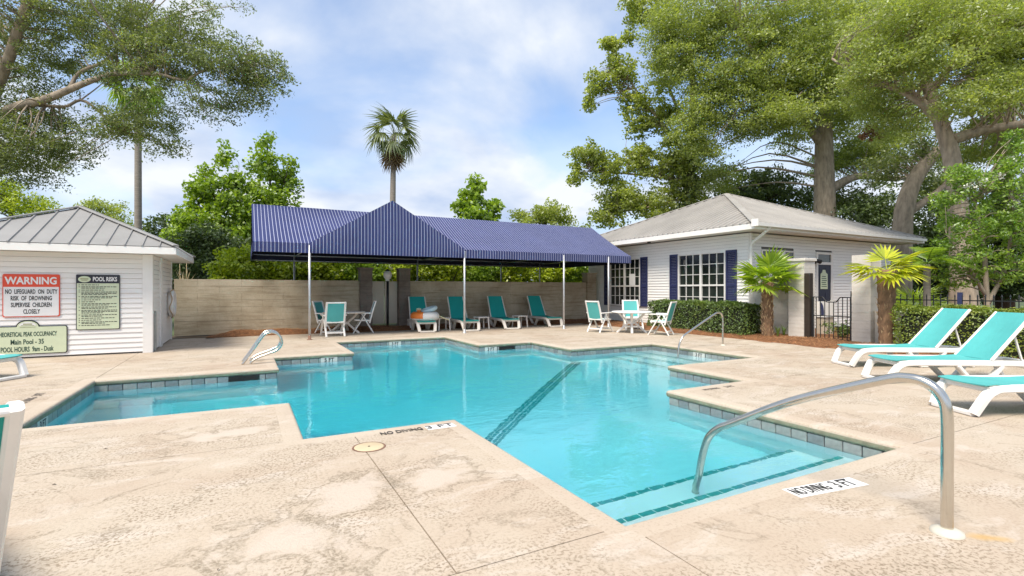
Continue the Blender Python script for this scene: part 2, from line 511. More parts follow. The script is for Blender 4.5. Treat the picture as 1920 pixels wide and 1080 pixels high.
def water_material():
    m, t, b = new_mat('pool_water')
    t.nodes.remove(b)
    g = N(t, 'ShaderNodeBsdfGlass'); g.inputs['IOR'].default_value = 1.33; g.inputs['Roughness'].default_value = 0.0
    co = objco(t)
    h1 = noise(t, objco(t, (1.0, 1.6, 1)), 2.2, 3, 0.5, 0.3)
    h2 = noise(t, objco(t, (1.0, 1.3, 1)), 9.0, 3, 0.5, 0.2)
    calm = ramp(t, noise(t, co, 0.35, 2), [(0.4, 0.35), (0.65, 1.0)])
    h = math_(t, 'ADD', math_(t, 'MULTIPLY', h1, 0.5), math_(t, 'MULTIPLY', math_(t, 'MULTIPLY', h2, 0.30), calm))
    bp = N(t, 'ShaderNodeBump'); bp.inputs['Strength'].default_value = 0.42; bp.inputs['Distance'].default_value = 0.03
    t.links.new(h, bp.inputs['Height']); t.links.new(bp.outputs[0], g.inputs['Normal'])
    va = N(t, 'ShaderNodeVolumeAbsorption')
    va.inputs['Color'].default_value = (0.0, 0.88, 0.94, 1)
    va.inputs['Density'].default_value = 0.66
    mo = t.nodes['Material Output']
    t.links.new(g.outputs[0], mo.inputs['Surface']); t.links.new(va.outputs[0], mo.inputs['Volume'])
    return m
M['water'] = water_material()

M['oak'] = leafmat('oak_leaves', (0.09, 0.12, 0.042), (0.24, 0.29, 0.095), (0.40, 0.43, 0.11), 0.5, 0.5)
M['oakbright'] = leafmat('bright_oak_leaves', (0.23, 0.28, 0.07), (0.43, 0.49, 0.135), (0.57, 0.61, 0.21), 0.6, 0.35)
M['syc'] = leafmat('broad_leaves', (0.19, 0.235, 0.05), (0.41, 0.47, 0.10), (0.58, 0.59, 0.15), 0.58, 0.7)
M['maple'] = leafmat('young_green_leaves', (0.13, 0.22, 0.02), (0.34, 0.48, 0.04), (0.56, 0.64, 0.09), 0.5, 1.2)
M['shrub'] = leafmat('yellow_green_leaves', (0.20, 0.28, 0.012), (0.46, 0.54, 0.02), (0.62, 0.62, 0.06), 0.45, 1.0)
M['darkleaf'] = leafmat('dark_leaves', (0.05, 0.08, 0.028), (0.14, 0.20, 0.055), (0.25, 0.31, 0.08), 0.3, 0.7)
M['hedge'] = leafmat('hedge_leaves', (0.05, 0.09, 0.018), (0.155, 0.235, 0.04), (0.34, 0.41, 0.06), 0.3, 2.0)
M['hedgebright'] = leafmat('bright_hedge_leaves', (0.10, 0.16, 0.02), (0.29, 0.36, 0.04), (0.46, 0.49, 0.07), 0.38, 1.6)  # lighter yellow-green leaves of the hedge along the low wall
M['crape'] = leafmat('fresh_leaves', (0.11, 0.20, 0.025), (0.29, 0.44, 0.05), (0.52, 0.62, 0.13), 0.52, 1.6)
M['palmgreen'] = leafmat('palm_green', (0.17, 0.28, 0.018), (0.35, 0.48, 0.03), (0.52, 0.62, 0.08), 0.45, 1.5)
M['palmyellow'] = leafmat('palm_yellow', (0.30, 0.36, 0.015), (0.52, 0.55, 0.02), (0.70, 0.68, 0.05), 0.35, 1.5)
M['palmfar'] = leafmat('palm_olive', (0.09, 0.125, 0.045), (0.22, 0.26, 0.09), (0.36, 0.38, 0.16), 0.3, 1.5)
M['palmdead'] = leafmat('palm_dead', (0.14, 0.085, 0.035), (0.28, 0.18, 0.08), (0.36, 0.26, 0.14), 0.3, 1.5)
M['rustleaf'] = leafmat('rusty_leaves', (0.12, 0.05, 0.02), (0.25, 0.11, 0.04), None, 0.3, 1.5)
M['drystalk'] = plain('dry_stalk', (0.62, 0.48, 0.27), 0.8, var=0.2)
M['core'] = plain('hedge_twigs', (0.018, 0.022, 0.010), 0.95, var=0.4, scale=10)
# ------------------------------------------------------------------ ground, deck, pool
POOL = [(-2.08,6.77),(-2.08,9.9),(0.5,9.9),(0.5,11.6),(2.12,11.6),(2.12,14.25),(5.3,14.25),(5.3,11.76),(6.86,11.76),(6.86,9.9),
        (9.44,9.9),(9.44,6.78),(6.9,6.78),(6.9,5.12),(5.2,5.12),(5.2,2.3),(1.98,2.3),(1.98,5.06),(0.46,5.06),(0.46,6.77)]
WATER_Z = -0.18
def offset(poly, d):
    n = len(poly); o = []
    for i in range(n):
        a, b, c = poly[i-1], poly[i], poly[(i+1) % n]
        d1 = Vector((b[0]-a[0], b[1]-a[1])).normalized(); d2 = Vector((c[0]-b[0], c[1]-b[1])).normalized()
        n1 = Vector((-d1.y, d1.x)); n2 = Vector((-d2.y, d2.x))
        o.append((b[0] + (n1.x+n2.x)*d, b[1] + (n1.y+n2.y)*d))
    return o
def inside(p, poly):
    x, y = p; r = False; n = len(poly)
    for i in range(n):
        x1, y1 = poly[i]; x2, y2 = poly[(i+1) % n]
        if (y1 > y) != (y2 > y) and x < (x2-x1)*(y-y1)/(y2-y1)+x1: r = not r
    return r
CW = 0.15
OUTER = offset(POOL, CW)
NOSE = offset(POOL, -0.03)

def cells_outside(poly, xs, ys):
    xs = sorted(set([round(x, 4) for x in xs] + [round(p[0], 4) for p in poly])); ys = sorted(set([round(y, 4) for y in ys] + [round(p[1], 4) for p in poly]))
    for i in range(len(xs)-1):
        for j in range(len(ys)-1):
            c = ((xs[i]+xs[i+1])/2, (ys[j]+ys[j+1])/2)
            if not inside(c, poly): yield xs[i], xs[i+1], ys[j], ys[j+1]

g = MB()
for x0, x1, y0, y1 in cells_outside(POOL, [-400, -30, 40, 400], [-300, -30, 45, 600]):
    g.quad((x0,y0,-0.035),(x1,y0,-0.035),(x1,y1,-0.035),(x0,y1,-0.035))
tag(g.build('ground', M['soil']), kind='structure')
g = MB()
for (x0, x1, y0, y1) in ((-60, 80, 18.6, 140), (14.3, 80, -30, 18.6), (-60, -14.2, -30, 18.6), (-14.2, 14.3, -30, -8.2)):
    g.quad((x0,y0,-0.028),(x1,y0,-0.028),(x1,y1,-0.028),(x0,y1,-0.028))
tag(g.build('lawn', M['grass']), kind='structure')

# concrete slabs of the deck, joints on the lines of the pool corners
deck = thing('pool_deck', None, None)
tag(deck, kind='structure')
DX = [-14, -8.2, -5.0, -2.08, 0.92, 2.0, 5.17, 6.9, 9.44, 12.35]
DY = [-8, -4.0, -0.9, 2.31, 5.06, 6.77, 9.9, 11.7, 14.25, 17.0]
slabs = {}
fx = sorted(set(DX + [round(p[0],4) for p in OUTER])); fy = sorted(set(DY + [round(p[1],4) for p in OUTER]))
import bisect
for i in range(len(fx)-1):
    for j in range(len(fy)-1):
        c = ((fx[i]+fx[i+1])/2, (fy[j]+fy[j+1])/2)
        if inside(c, OUTER): continue
        # no joint at X 0.92 beyond the narrow stretch left of the pool
        ci = bisect.bisect(DX, c[0]); cj = bisect.bisect(DY, c[1])
        if not (2.31 < c[1] < 5.06) and ci == 4 and c[1] < 5.06: ci = 5
        if c[1] > 5.06 and ci == 5: ci = 4
        if c[1] > 9.9 and cj in (7, 8): cj = 8
        slabs.setdefault((ci, cj), set()).add((i, j))
GAP = 0.004
for key, cs in slabs.items():
    mb = MB()
    def inset(i, j, cx, cy):
        """a fine-grid corner pulled inwards when its neighbour cells belong to another slab"""
        x, y = fx[i], fy[j]
        return x, y
    for (i, j) in cs:
        x0, x1, y0, y1 = fx[i], fx[i+1], fy[j], fy[j+1]
        def other(a, b):
            if (a, b) in cs: return False
            if not (0 <= a < len(fx)-1 and 0 <= b < len(fy)-1): return False
            return not inside(((fx[a]+fx[a+1])/2, (fy[b]+fy[b+1])/2), OUTER)
        l, r_, d, u = other(i-1, j), other(i+1, j), other(i, j-1), other(i, j+1)
        gx0 = x0 + (GAP if l else 0); gx1 = x1 - (GAP if r_ else 0); gy0 = y0 + (GAP if d else 0); gy1 = y1 - (GAP if u else 0)
        mb.quad((gx0,gy0,0),(gx1,gy0,0),(gx1,gy1,0),(gx0,gy1,0))
        zb = -0.022
        if l: mb.quad((gx0,gy1,0),(gx0,gy1,zb),(gx0,gy0,zb),(gx0,gy0,0))
        if r_: mb.quad((gx1,gy0,0),(gx1,gy0,zb),(gx1,gy1,zb),(gx1,gy1,0))
        if d: mb.quad((gx0,gy0,0),(gx0,gy0,zb),(gx1,gy0,zb),(gx1,gy0,0))
        if u: mb.quad((gx1,gy1,0),(gx1,gy1,zb),(gx0,gy1,zb),(gx0,gy1,0))
    mb.build('concrete_slab', M['deck'], deck)
g = MB()
for x0, x1, y0, y1 in cells_outside(OUTER, [-14, 12.35], [-8, 17.0]):
    g.quad((x0,y0,-0.0218),(x1,y0,-0.0218),(x1,y1,-0.0218),(x0,y1,-0.0218))
g.build('slab_bed', M['joint'], deck)

# pool: basin, coping, tiles, steps, water
pool = thing('swimming_pool', None, None)
tag(pool, kind='structure')
n = len(POOL)
for i in range(n):
    j = (i+1) % n
    a, b = Vector(POOL[i]), Vector(POOL[j])
    oa, ob = Vector(OUTER[i]), Vector(OUTER[j]); na, nb = Vector(NOSE[i]), Vector(NOSE[j])
    mb = MB()
    # rounded nose profile between the outer line and the nose line
    prof = [(0.0, 0.0), (0.80, 0.0), (0.88, -0.003), (0.94, -0.010), (0.98, -0.020), (1.0, -0.034)]
    prof2 = [(1.0, -0.034), (0.997, -0.062), (0.97, -0.080), (0.93, -0.088)]
    pts = []
    for t_, z_ in prof:
        p = oa.lerp(na, t_); q = ob.lerp(nb, t_)
        pts.append(((p.x, p.y, z_), (q.x, q.y, z_)))
    vs_ = [p for pr in pts for p in pr]
    mb.add(vs_, [(2*k, 2*k+1, 2*k+3, 2*k+2) for k in range(len(pts)-1)], True)
    co_ = mb.build('coping', M['coping'], pool)
    mb = MB(); pts = []
    for t_, z_ in prof2:
        p = oa.lerp(na, t_); q = ob.lerp(nb, t_)
        pts.append(((p.x, p.y, z_), (q.x, q.y, z_)))
    pts.append(((a.x, a.y, -0.088), (b.x, b.y, -0.088)))
    vs_ = [p for pr in pts for p in pr]
    mb.add(vs_, [(2*k, 2*k+1, 2*k+3, 2*k+2) for k in range(len(pts)-1)], True)
    mb.build('lip', M['lip'], co_)

FLOOR_S, FLOOR_D = -1.08, -1.55
PA, PB = Vector((6.86, 9.9)), Vector((1.98, 5.06))
dd = (PB-PA).normalized(); nrm = Vector((dd.y, -dd.x))          # towards the deep side (-X, +Y)
if nrm.dot(Vector((-1, 1))) < 0: nrm = -nrm
def floor_z(x, y):
    s = (Vector((x, y)) - PA).dot(nrm)
    return FLOOR_S + (FLOOR_D-FLOOR_S) * min(1, max(0, s/2.2))
xs = sorted(set([p[0] for p in POOL] + list(np.arange(-2, 9.4, 0.4)))); ys = sorted(set([p[1] for p in POOL] + list(np.arange(2.6, 14.2, 0.4))))
mb = MB()
for i in range(len(xs)-1):
    for j in range(len(ys)-1):
        if inside(((xs[i]+xs[i+1])/2, (ys[j]+ys[j+1])/2), POOL):
            c = [(xs[i],ys[j]),(xs[i+1],ys[j]),(xs[i+1],ys[j+1]),(xs[i],ys[j+1])]
            mb.add([(x, y, floor_z(x, y)) for x, y in c], [(0,1,2,3)], True)
for i in range(n):
    a, b = POOL[i], POOL[(i+1) % n]
    mb.quad((b[0],b[1],-0.03),(a[0],a[1],-0.03),(a[0],a[1],-1.75),(b[0],b[1],-1.75))
mb.build('basin', M['plaster'], pool)

# waterline tiles: one by one on the sides that face the eye, a plain band on those that cannot be seen
tile_me = {}
TW = 0.178
for i in range(n):
    a, b = Vector(POOL[i]), Vector(POOL[(i+1) % n])
    d = (b-a); L = d.length; d.normalize(); inn = Vector((d.y, -d.x))      # inward
    seen = (Vector((0,0)) - a).dot(inn) > 0
    # grout band behind
    mb = MB()
    p, q = a + inn*0.003, b + inn*0.003
    mb.quad((p.x,p.y,-0.0885),(q.x,q.y,-0.0885),(q.x,q.y,-0.246),(p.x,p.y,-0.246))
    mb.build('grout_band', M['grout'] if seen else M['pooltile'], pool)
    if not seen: continue
    k = max(1, round(L/TW)); w = L/k
    for q_ in range(k):
        wr = round(w, 4)
        if wr not in tile_me:
            t = MB(); e = wr/2-0.005
            t.cbox((-e, -0.074, 0.0), (e, 0.074, 0.012), 0.006)
            tile_me[wr] = [t.mesh('tile', M['pooltile'])]
            for col in ((0.22,0.245,0.25),(0.33,0.345,0.335),(0.26,0.28,0.285)):
                key = 'pool_tile_%d' % int(col[0]*100)
                if key not in M: M[key] = plain(key, col, 0.35, var=0.3, scale=9)
                tile_me[wr].append(t.mesh('tile', M[key]))
        c = a + d*(w*(q_+0.5)) + inn*0.004
        o = link_mesh('tile', random.choice(tile_me[wr]), pool, (c.x, c.y, -0.167))
        # local x along the edge, local z towards the water
        m3 = Matrix(((d.x, 0, inn.x), (d.y, 0, inn.y), (0, 1, 0)))
        o.rotation_euler = m3.to_euler()
# steps with teal edge tiles
def step(lo, hi, edge_axis, edge_pos, span):
    mb = MB(); mb.box(lo, hi); mb.build('step', M['plaster'], pool)
    e = MB(); z = hi[2]
    p = span[0]
    while p < span[1]-0.02:
        q = min(p+0.145, span[1])
        if edge_axis == 'y': e.box((p, edge_pos-0.060, z+0.001), (q-0.012, edge_pos-0.004, z+0.006))
        else: e.box((edge_pos+0.004, p, z+0.001), (edge_pos+0.075, q-0.012, z+0.006))
        p = q
    o = e.build('edge_tiles', M['tealtile'], pool); o['kind'] = 'stuff'
step((1.985, 2.303, -1.3), (5.195, 2.86, -0.40), 'y', 2.86, (2.0, 5.18))
step((1.985, 2.86, -1.3), (5.195, 3.36, -0.66), 'y', 3.36, (2.0, 5.18))
step((8.95, 6.785, -1.3), (9.435, 9.895, -0.38), 'x', 8.95, (6.8, 9.88))
step((8.50, 6.785, -1.3), (8.95, 9.895, -0.60), 'x', 8.50, (6.8, 9.88))
step((8.05, 6.785, -1.3), (8.50, 9.895, -0.82), 'x', 8.05, (6.8, 9.88))
# safety line of teal tiles across the floor from corner to corner, and up the far corner
L = (PB-PA).length
e = MB()
sd = -nrm
for row, off in enumerate((0.02, 0.075, 0.145, 0.20)):
    for k in range(int(L/0.08)):
        p = PA + dd*(0.08*k+0.005) + sd*off; q = PA + dd*(0.08*k+0.075) + sd*off
        p2, q2 = p + sd*0.047, q + sd*0.047
        z = FLOOR_S + 0.006
        e.quad((p.x,p.y,z),(p2.x,p2.y,z),(q2.x,q2.y,z),(q.x,q.y,z))
o = e.build('lane_tiles', M['tealtile'], pool); o['kind'] = 'stuff'
# skimmer mouths
for (x, y) in ((-0.02, 9.9), (6.1, 11.76)):
    mb = MB()
    mb.box((x-0.24, y-0.022, -0.215), (x+0.24, y-0.004, -0.095))
    mb.build('skimmer_mouth', M['dark'], pool)

wp = offset(POOL, 0.012)
mb = MB()
mb.prism(list(reversed(wp)), -1.9, WATER_Z)
water = mb.build('pool_water', M['water'])
tag(water, kind='structure')

# ------------------------------------------------------------------ lettering
def text_mesh(body, size=0.1, sx=1.0, bold=0.0, align='CENTER', extrude=0.0, mat=None, space=1.0):
    cu = bpy.data.curves.new('lettering', 'FONT')
    cu.body = body; cu.size = size; cu.align_x = align; cu.align_y = 'CENTER'
    cu.offset = bold; cu.extrude = extrude; cu.resolution_u = 3; cu.space_character = space
    o = bpy.data.objects.new('lettering', cu)
    COL.objects.link(o)
    dg = bpy.context.evaluated_depsgraph_get()
    me = bpy.data.meshes.new_from_object(o.evaluated_get(dg))
    bpy.data.objects.remove(o); bpy.data.curves.remove(cu)
    if sx != 1.0:
        me.transform(Matrix.Scale(sx, 4, (1,0,0)))
    me.materials.clear()
    if mat: me.materials.append(mat)
    me.name = 'lettering'
    return me

M['fadedink'] = plain('faded_ink', (0.16, 0.14, 0.12), 0.8, var=0.3, scale=30)
# depth marks: painted on the deck
def deck_mark(txts, x, y, rz, w, h, label, plate=True, px0=0.0, ink='signblack'):
    r = thing('depth_marking', label, 'pool marking', (x, y, 0), rz, 'depth markings on the deck')
    if plate:
        mb = MB(); mb.box((-w/2+px0, -h/2, 0.001), (w/2, h/2, 0.004)); link_mesh('plate', mb.mesh('plate', M['signwhite']), r)
    for body, tx, size, sx in txts:
        me = text_mesh(body, size, sx, 0.0, mat=M[ink], extrude=0.0015)
        link_mesh('lettering', me, r, (tx, 0, 0.006))
    return r
deck_mark([('NO DIVING', -0.14, 0.135, 0.60), ('3 FT', 0.25, 0.155, 1.05)], 1.50, 4.87, 0, 0.82, 0.15, 'NO DIVING 3 FT lettering on the deck corner beside the round cream lid', px0=0.52)
deck_mark([('NO DIVING', -0.145, 0.15, 0.42), ('3 FT', 0.165, 0.16, 0.62)], 3.63, 2.09, R(-8), 0.66, 0.15, 'white NO DIVING 3 FT plate on the deck by the near steel handrail')
deck_mark([('NO DIVING', -0.17, 0.10, 0.6), ('3 FT', 0.2, 0.12, 0.8)], 5.95, 4.90, 0, 0.5, 0.11, 'faded NO DIVING 3 FT lettering on the deck tongue right of the pool', plate=False, ink='fadedink')
deck_mark([('NO DIVING', -0.2, 0.13, 0.62), ('3 FT', 0.22, 0.15, 0.8)], -2.42, 8.62, R(90), 0.62, 0.13, 'worn NO DIVING 3 FT lettering on the deck at the pool left end', plate=False, ink='fadedink')

# depth marks on the waterline tiles: face along inward normal
def tile_mark(body, x, y, face, label):
    rz = {'-y': 0, '+x': R(90), '-x': R(-90)}[face]
    r = thing('depth_tile', label, 'depth marker', (x, y, -0.147), rz, 'depth markers on the waterline tiles')
    mb = MB(); mb.box((-0.17, -0.024, -0.055), (0.17, -0.018, 0.06)); link_mesh('plate', mb.mesh('plate', M['globe']), r)
    me = text_mesh(body, 0.115, 0.95, 0.002, mat=M['signblack'], extrude=0.001)
    link_mesh('lettering', me, r, (0, -0.0265, 0.003), (R(90), 0, 0))
    return r
tile_mark('5 FT', 1.62, 11.6, '-y', '5 FT marker under the deck corner behind the twin looped grab rails')
tile_mark('5 FT', 3.78, 14.25, '-y', '5 FT marker on the farthest pool wall below the four shaded loungers')
tile_mark('3 FT', 5.62, 11.76, '-y', '3 FT marker on the pool wall left of the far skimmer mouth')
tile_mark('3 FT', 9.44, 8.35, '-x', '3 FT marker on the pool wall behind the far steps')
tile_mark('3 FT', -2.08, 7.62, '+x', '3 FT marker on the left end wall of the pool')

mb = MB()
lid = thing('skimmer_lid', 'round cream plastic lid set into the deck at the pool corner', 'lid', (0.97, 4.53, 0))
link_mesh('lid_plate', MB().lathe([(0, 0.008), (0.118, 0.008), (0.128, 0.005), (0.13, 0.0)], seg=32).mesh('lid_plate', M['cream']), lid)
link_mesh('lid_ring', MB().lathe([(0.131, 0.0015), (0.131, 0.005), (0.142, 0.005), (0.146, 0.0015)], seg=32).mesh('lid_ring', M['pinebark']), lid)
link_mesh('finger_hole', MB().lathe([(0, 0.0095), (0.011, 0.0095), (0.012, 0.008)], seg=10).mesh('finger_hole', M['dark']), lid)

# ------------------------------------------------------------------ rails
def rail(name, label, base, foot, top, pts, r, flange=True, group=None):
    root = thing(name, label, 'handrail', (base[0], base[1], 0), 0, group)
    b = Vector((base[0], base[1], 0)); d = Vector((foot[0]-base[0], foot[1]-base[1], 0))
    path = smooth_path([b + d*t + Vector((0, 0, z)) for t, z in pts], 8)
    MB().tube(path, r, 16).build('tube', M['steel'], root)
    if flange:
        MB().lathe([(0, 0.03), (r*1.05, 0.032), (r*1.6, 0.028), (r*2.55, 0.016), (r*2.7, 0.0)], (base[0], base[1], 0.001), 28).build('flange', M['flangepaint'], root)
    return root
PT = [(0.0, 0.0), (0.0, 0.35), (0.0, 0.66), (0.012, 0.77), (0.05, 0.842), (0.112, 0.865), (0.20, 0.825), (0.53, 0.59), (0.80, 0.335), (0.875, 0.262), (0.932, 0.16), (0.965, 0.0), (0.985, -0.18), (1.0, -0.40), (1.005, -0.60)]
rail('handrail', 'large steel handrail in front, standing by the NO DIVING 3 FT plate', (3.56, 1.37), (3.40, 3.04), 0.87, PT, 0.030)
PT2 = [(0.0, 0.0), (0.0, 0.35), (0.0, 0.62), (0.012, 0.74), (0.05, 0.81), (0.12, 0.825), (0.22, 0.78), (0.55, 0.55), (0.80, 0.37), (0.90, 0.28), (0.96, 0.14), (0.985, 0.0), (1.0, -0.165), (1.02, -0.37)]
rail('handrail', 'distant steel handrail by the far pool steps in front of the hedge', (10.55, 8.6), (8.95, 8.55), 0.83, PT2, 0.023)
GP = [(-0.04, 0.0), (0.10, 0.16), (0.34, 0.46), (0.46, 0.565), (0.62, 0.58), (0.76, 0.50), (0.80, 0.37), (0.72, 0.255), (0.55, 0.19), (0.30, 0.12), (0.16, 0.05), (0.13, 0.0)]
for k, y in enumerate((10.62, 11.08)):
    rail('grab_rail', ('steel grab rail loop at the pool ladder, nearer of the pair', 'steel grab rail loop at the pool ladder, farther of the pair')[k],
         (-0.02, y), (0.78, y), 0.58, [(t, z) for t, z in GP], 0.022, False, 'looped grab rails of the pool ladder')

# small fallen leaves on the concrete
mb = MB()
for k in range(22):
    x, y = random.uniform(-2.6, 4.2), random.uniform(1.9, 6.4)
    if inside((x, y), OUTER): continue
    a = random.uniform(0, 6.28); l = random.uniform(0.010, 0.024); w_ = l*0.28
    c, s = math.cos(a), math.sin(a)
    mb.add([(x-c*l, y-s*l, 0.004), (x+s*w_, y-c*w_, 0.012), (x+c*l, y+s*l, 0.006), (x-s*w_, y+c*w_, 0.010)], [(0,1,2,3)])
tag(mb.build('fallen_leaves', M['trunkd']), 'small dry leaves scattered on the near deck', 'fallen leaves', kind='stuff')
# ------------------------------------------------------------------ buildings
def siding(root, p0, t, nrm, length, z0, z1, expo, openings, mat, name='siding_board', over=0.002):
    """lap boards on the plane through p0 along t (unit), facing nrm; openings are (s0, s1, z0, z1)"""
    t = Vector((t[0], t[1], 0)); nr = Vector((nrm[0], nrm[1], 0)); p0 = Vector((p0[0], p0[1], 0))
    rows = max(1, round((z1-z0)/expo)); e = (z1-z0)/rows
    for k in range(rows):
        a, b = z0+k*e, z0+(k+1)*e
        cuts = sorted([(o[0], o[1]) for o in openings if o[2] < b-0.02 and o[3] > a+0.02])
        s = 0.0; segs = []
        for c0, c1 in cuts:
            if c0 > s+0.01: segs.append((s, c0))
            s = max(s, c1)
        if s < length-0.01: segs.append((s, length))
        for s0, s1 in segs:
            mb = MB()
            jit = random.uniform(-0.001, 0.001)
            def P(s_, d, z): return tuple(p0 + t*s_ + nr*d + Vector((0,0,z)))
            A = [P(s0, -0.012, a+0.010), P(s0, 0.024+jit, a+0.004), P(s0, 0.003, b), P(s0, -0.012, b+0.004)]
            B = [P(s1, -0.012, a+0.010), P(s1, 0.024+jit, a+0.004), P(s1, 0.003, b), P(s1, -0.012, b+0.004)]
            mb.add(A+B, [(0,1,5,4),(1,2,6,5),(2,3,7,6),(0,3,2,1),(4,5,6,7)])
            mb.build(name, mat, root)

def slope_panels(root, c0, e, inn, L, rise, z0, pw, mat, rib, seamw=0.02, seamh=0.03, pieces=True):
    """one face of a square hip roof: eave from c0 along e (length L), climbing along inn"""
    c0 = Vector((c0[0], c0[1], 0)); e = Vector((e[0], e[1], 0)); inn = Vector((inn[0], inn[1], 0))
    k = max(2, round(L/pw)); w = L/k
    def P(s, r, dz=0): return tuple(c0 + e*s + inn*r + Vector((0, 0, z0 + r*rise + dz)))
    def top(s): return min(s, L-s)
    allm = MB(); ribs = MB()
    for q in range(k):
        a, b = q*w, (q+1)*w
        mb = MB() if pieces else allm
        pts = [P(a, 0), P(b, 0), P(b, top(b))]
        if a < L/2 < b: pts.append(P(L/2, L/2))
        pts.append(P(a, top(a)))
        u = []
        for p in pts:
            if not u or (Vector(p)-Vector(u[-1])).length > 1e-4: u.append(p)
        if (Vector(u[0])-Vector(u[-1])).length < 1e-4: u.pop()
        if len(u) >= 3:
            mb.poly(u)
        if a > 0.01:
            rb = mb if pieces else ribs
            h = seamh
            for s_off in (0,):
                r1 = top(a) - 0.02
                if r1 > 0.05:
                    A = [P(a-seamw, -0.012, 0.001), P(a-seamw*0.5, -0.012, h), P(a+seamw*0.5, -0.012, h), P(a+seamw, -0.012, 0.001)]
                    B = [P(a-seamw, r1, 0.001), P(a-seamw*0.5, r1, h), P(a+seamw*0.5, r1, h), P(a+seamw, r1, 0.001)]
                    rb.add(A+B, [(0,1,5,4),(1,2,6,5),(2,3,7,6),(3,2,1,0)])
        if pieces: mb.build('roof_panel', mat, root)
    if not pieces:
        allm.build('roof_sheet', mat, root)
        o = ribs.build('roof_rib', rib, root); o['kind'] = 'stuff'

def hip_roof(root, x0, y0, L, z0, rise, pw, mat, sides, pieces, seam=(0.02, 0.03), fascia=0.16, capw=0.07):
    F = {'f': ((x0, y0), (1,0), (0,1)), 'r': ((x0+L, y0), (0,1), (-1,0)), 'b': ((x0+L, y0+L), (-1,0), (0,-1)), 'l': ((x0, y0+L), (0,-1), (1,0))}
    for k, (c, e, i) in F.items():
        slope_panels(root, c, e, i, L, rise, z0, pw if k in sides else L/2, mat, mat, seam[0], seam[1], pieces and k in sides)
    ap = Vector((x0+L/2, y0+L/2, z0+rise*L/2+0.03))
    for cx, cy in ((x0,y0),(x0+L,y0),(x0+L,y0+L),(x0,y0+L)):
        c = Vector((cx, cy, z0+0.03))
        MB().beam([c, ap], capw*2, 0.035).build('hip_cap', mat, root)
    # fascia boards and soffit
    th = 0.025; zt = z0-0.012; zb = z0-fascia
    MB().box((x0, y0, zb), (x0+L, y0+th, zt)).build('fascia', M['white_paint'], root)
    MB().box((x0, y0+L-th, zb), (x0+L, y0+L, zt)).build('fascia', M['white_paint'], root)
    MB().box((x0, y0+th, zb), (x0+th, y0+L-th, zt)).build('fascia', M['white_paint'], root)
    MB().box((x0+L-th, y0+th, zb), (x0+L, y0+L-th, zt)).build('fascia', M['white_paint'], root)
    MB().box((x0+th, y0+th, zb+0.02), (x0+L-th, y0+L-th, zb+0.03)).build('soffit', M['white_paint'], root)

# --- pump shed with the pool signs
SX0, SX1, SY0, SY1 = -5.12, -1.84, 13.65, 17.0
shed = thing('pool_shed', 'low white clapboard shed with grey hip roof and three pool signs', 'shed', (-3.48, 15.3, 0))
MB().box((SX0+.02, SY0+.04, 0), (SX1-.04, SY1-.02, 2.2)).build('wall', M['shadeback'], shed)
siding(shed, (SX0, SY0+.02), (1,0), (0,-1), SX1-SX0-0.17, 0.03, 2.18, 0.107, [], M['siding'])
MB().box((SX1-0.17, SY0-0.012, 0.0), (SX1+0.012, SY0+0.02, 2.18)).build('corner_board', M['white_paint'], shed)
MB().box((SX1-0.02, SY0+0.02, 0.0), (SX1+0.012, SY0+0.16, 2.18)).build('corner_board', M['white_paint'], shed)
siding(shed, (SX1-.02, SY0+0.16), (0,1), (1,0), 1.05, 0.03, 2.18, 0.107, [], M['siding'])
MB().box((SX1-0.02, 14.86, 0.0), (SX1+0.02, 15.12, 2.18)).build('corner_board', M['white_paint'], shed)
siding(shed, (SX1-.02, 15.12), (0,1), (1,0), SY1-15.12-0.06, 0.03, 2.18, 0.107, [], M['siding'])
MB().box((SX1-0.02, SY1-0.06, 0.0), (SX1+0.014, SY1, 2.18)).build('corner_board', M['white_paint'], shed)
MB().cbox((SX1+0.013, SY0+0.17, 0.02), (SX1+0.05, SY0+0.26, 0.92), 0.008).build('grey_conduit', M['pooltile'], shed)
hip_roof(shed, -5.58, 13.15, 4.24, 2.33, 0.477, 0.30, M['roofgrey'], 'fr', True)

# signs on the shed: each hangs on the boards
def sign_board(root, x0, x1, z0, z1, mat, edge, border=0.012, y=SY0-0.006, r=0.03, top_bump=None):
    """flat plate with a rounded outline and a coloured border"""
    def outline(x0, x1, z0, z1, r):
        pts = []
        for cx, cz, a0 in ((x1-r, z0+r, -90), (x1-r, z1-r, 0)):
            for k in range(5):
                a = R(a0+22.5*k); pts.append((cx+r*math.cos(a), cz+r*math.sin(a)))
        if top_bump:
            bx, br = top_bump
            for k in range(11):
                a = R(0+18*k); pts.append((bx+br*math.cos(a), z1+br*0.72*math.sin(a)))
        for cx, cz, a0 in ((x0+r, z1-r, 90), (x0+r, z0+r, 180)):
            for k in range(5):
                a = R(a0+22.5*k); pts.append((cx+r*math.cos(a), cz+r*math.sin(a)))
        return pts
    def plate(pts, ya, yb):
        m_ = len(pts)
        mb = MB()
        mb.add([(x, ya, z) for x, z in pts] + [(x, yb, z) for x, z in pts], [tuple(range(m_)), tuple(reversed(range(m_, 2*m_)))] + [(i, m_+i, m_+(i+1)%m_, (i+1)%m_) for i in range(m_)])
        return mb
    plate(outline(x0, x1, z0, z1, r), y-0.012, y).build('sign_edge', edge, root)
    if top_bump: top_bump = (top_bump[0], top_bump[1]-border)
    plate(outline(x0+border, x1-border, z0+border, z1-border, r), y-0.016, y-0.0125).build('sign_face', mat, root)
def sign_text(root, body, x, z, size, sx, mat, y, bold=0.0, align='CENTER', space=1.0):
    me = text_mesh(body, size, sx, bold, align, 0.001, mat, space)
    p = Vector((x, y, z)) - wloc(root)
    return link_mesh('lettering', me, root, p, (R(90), 0, 0))
YB = SY0 - 0.008
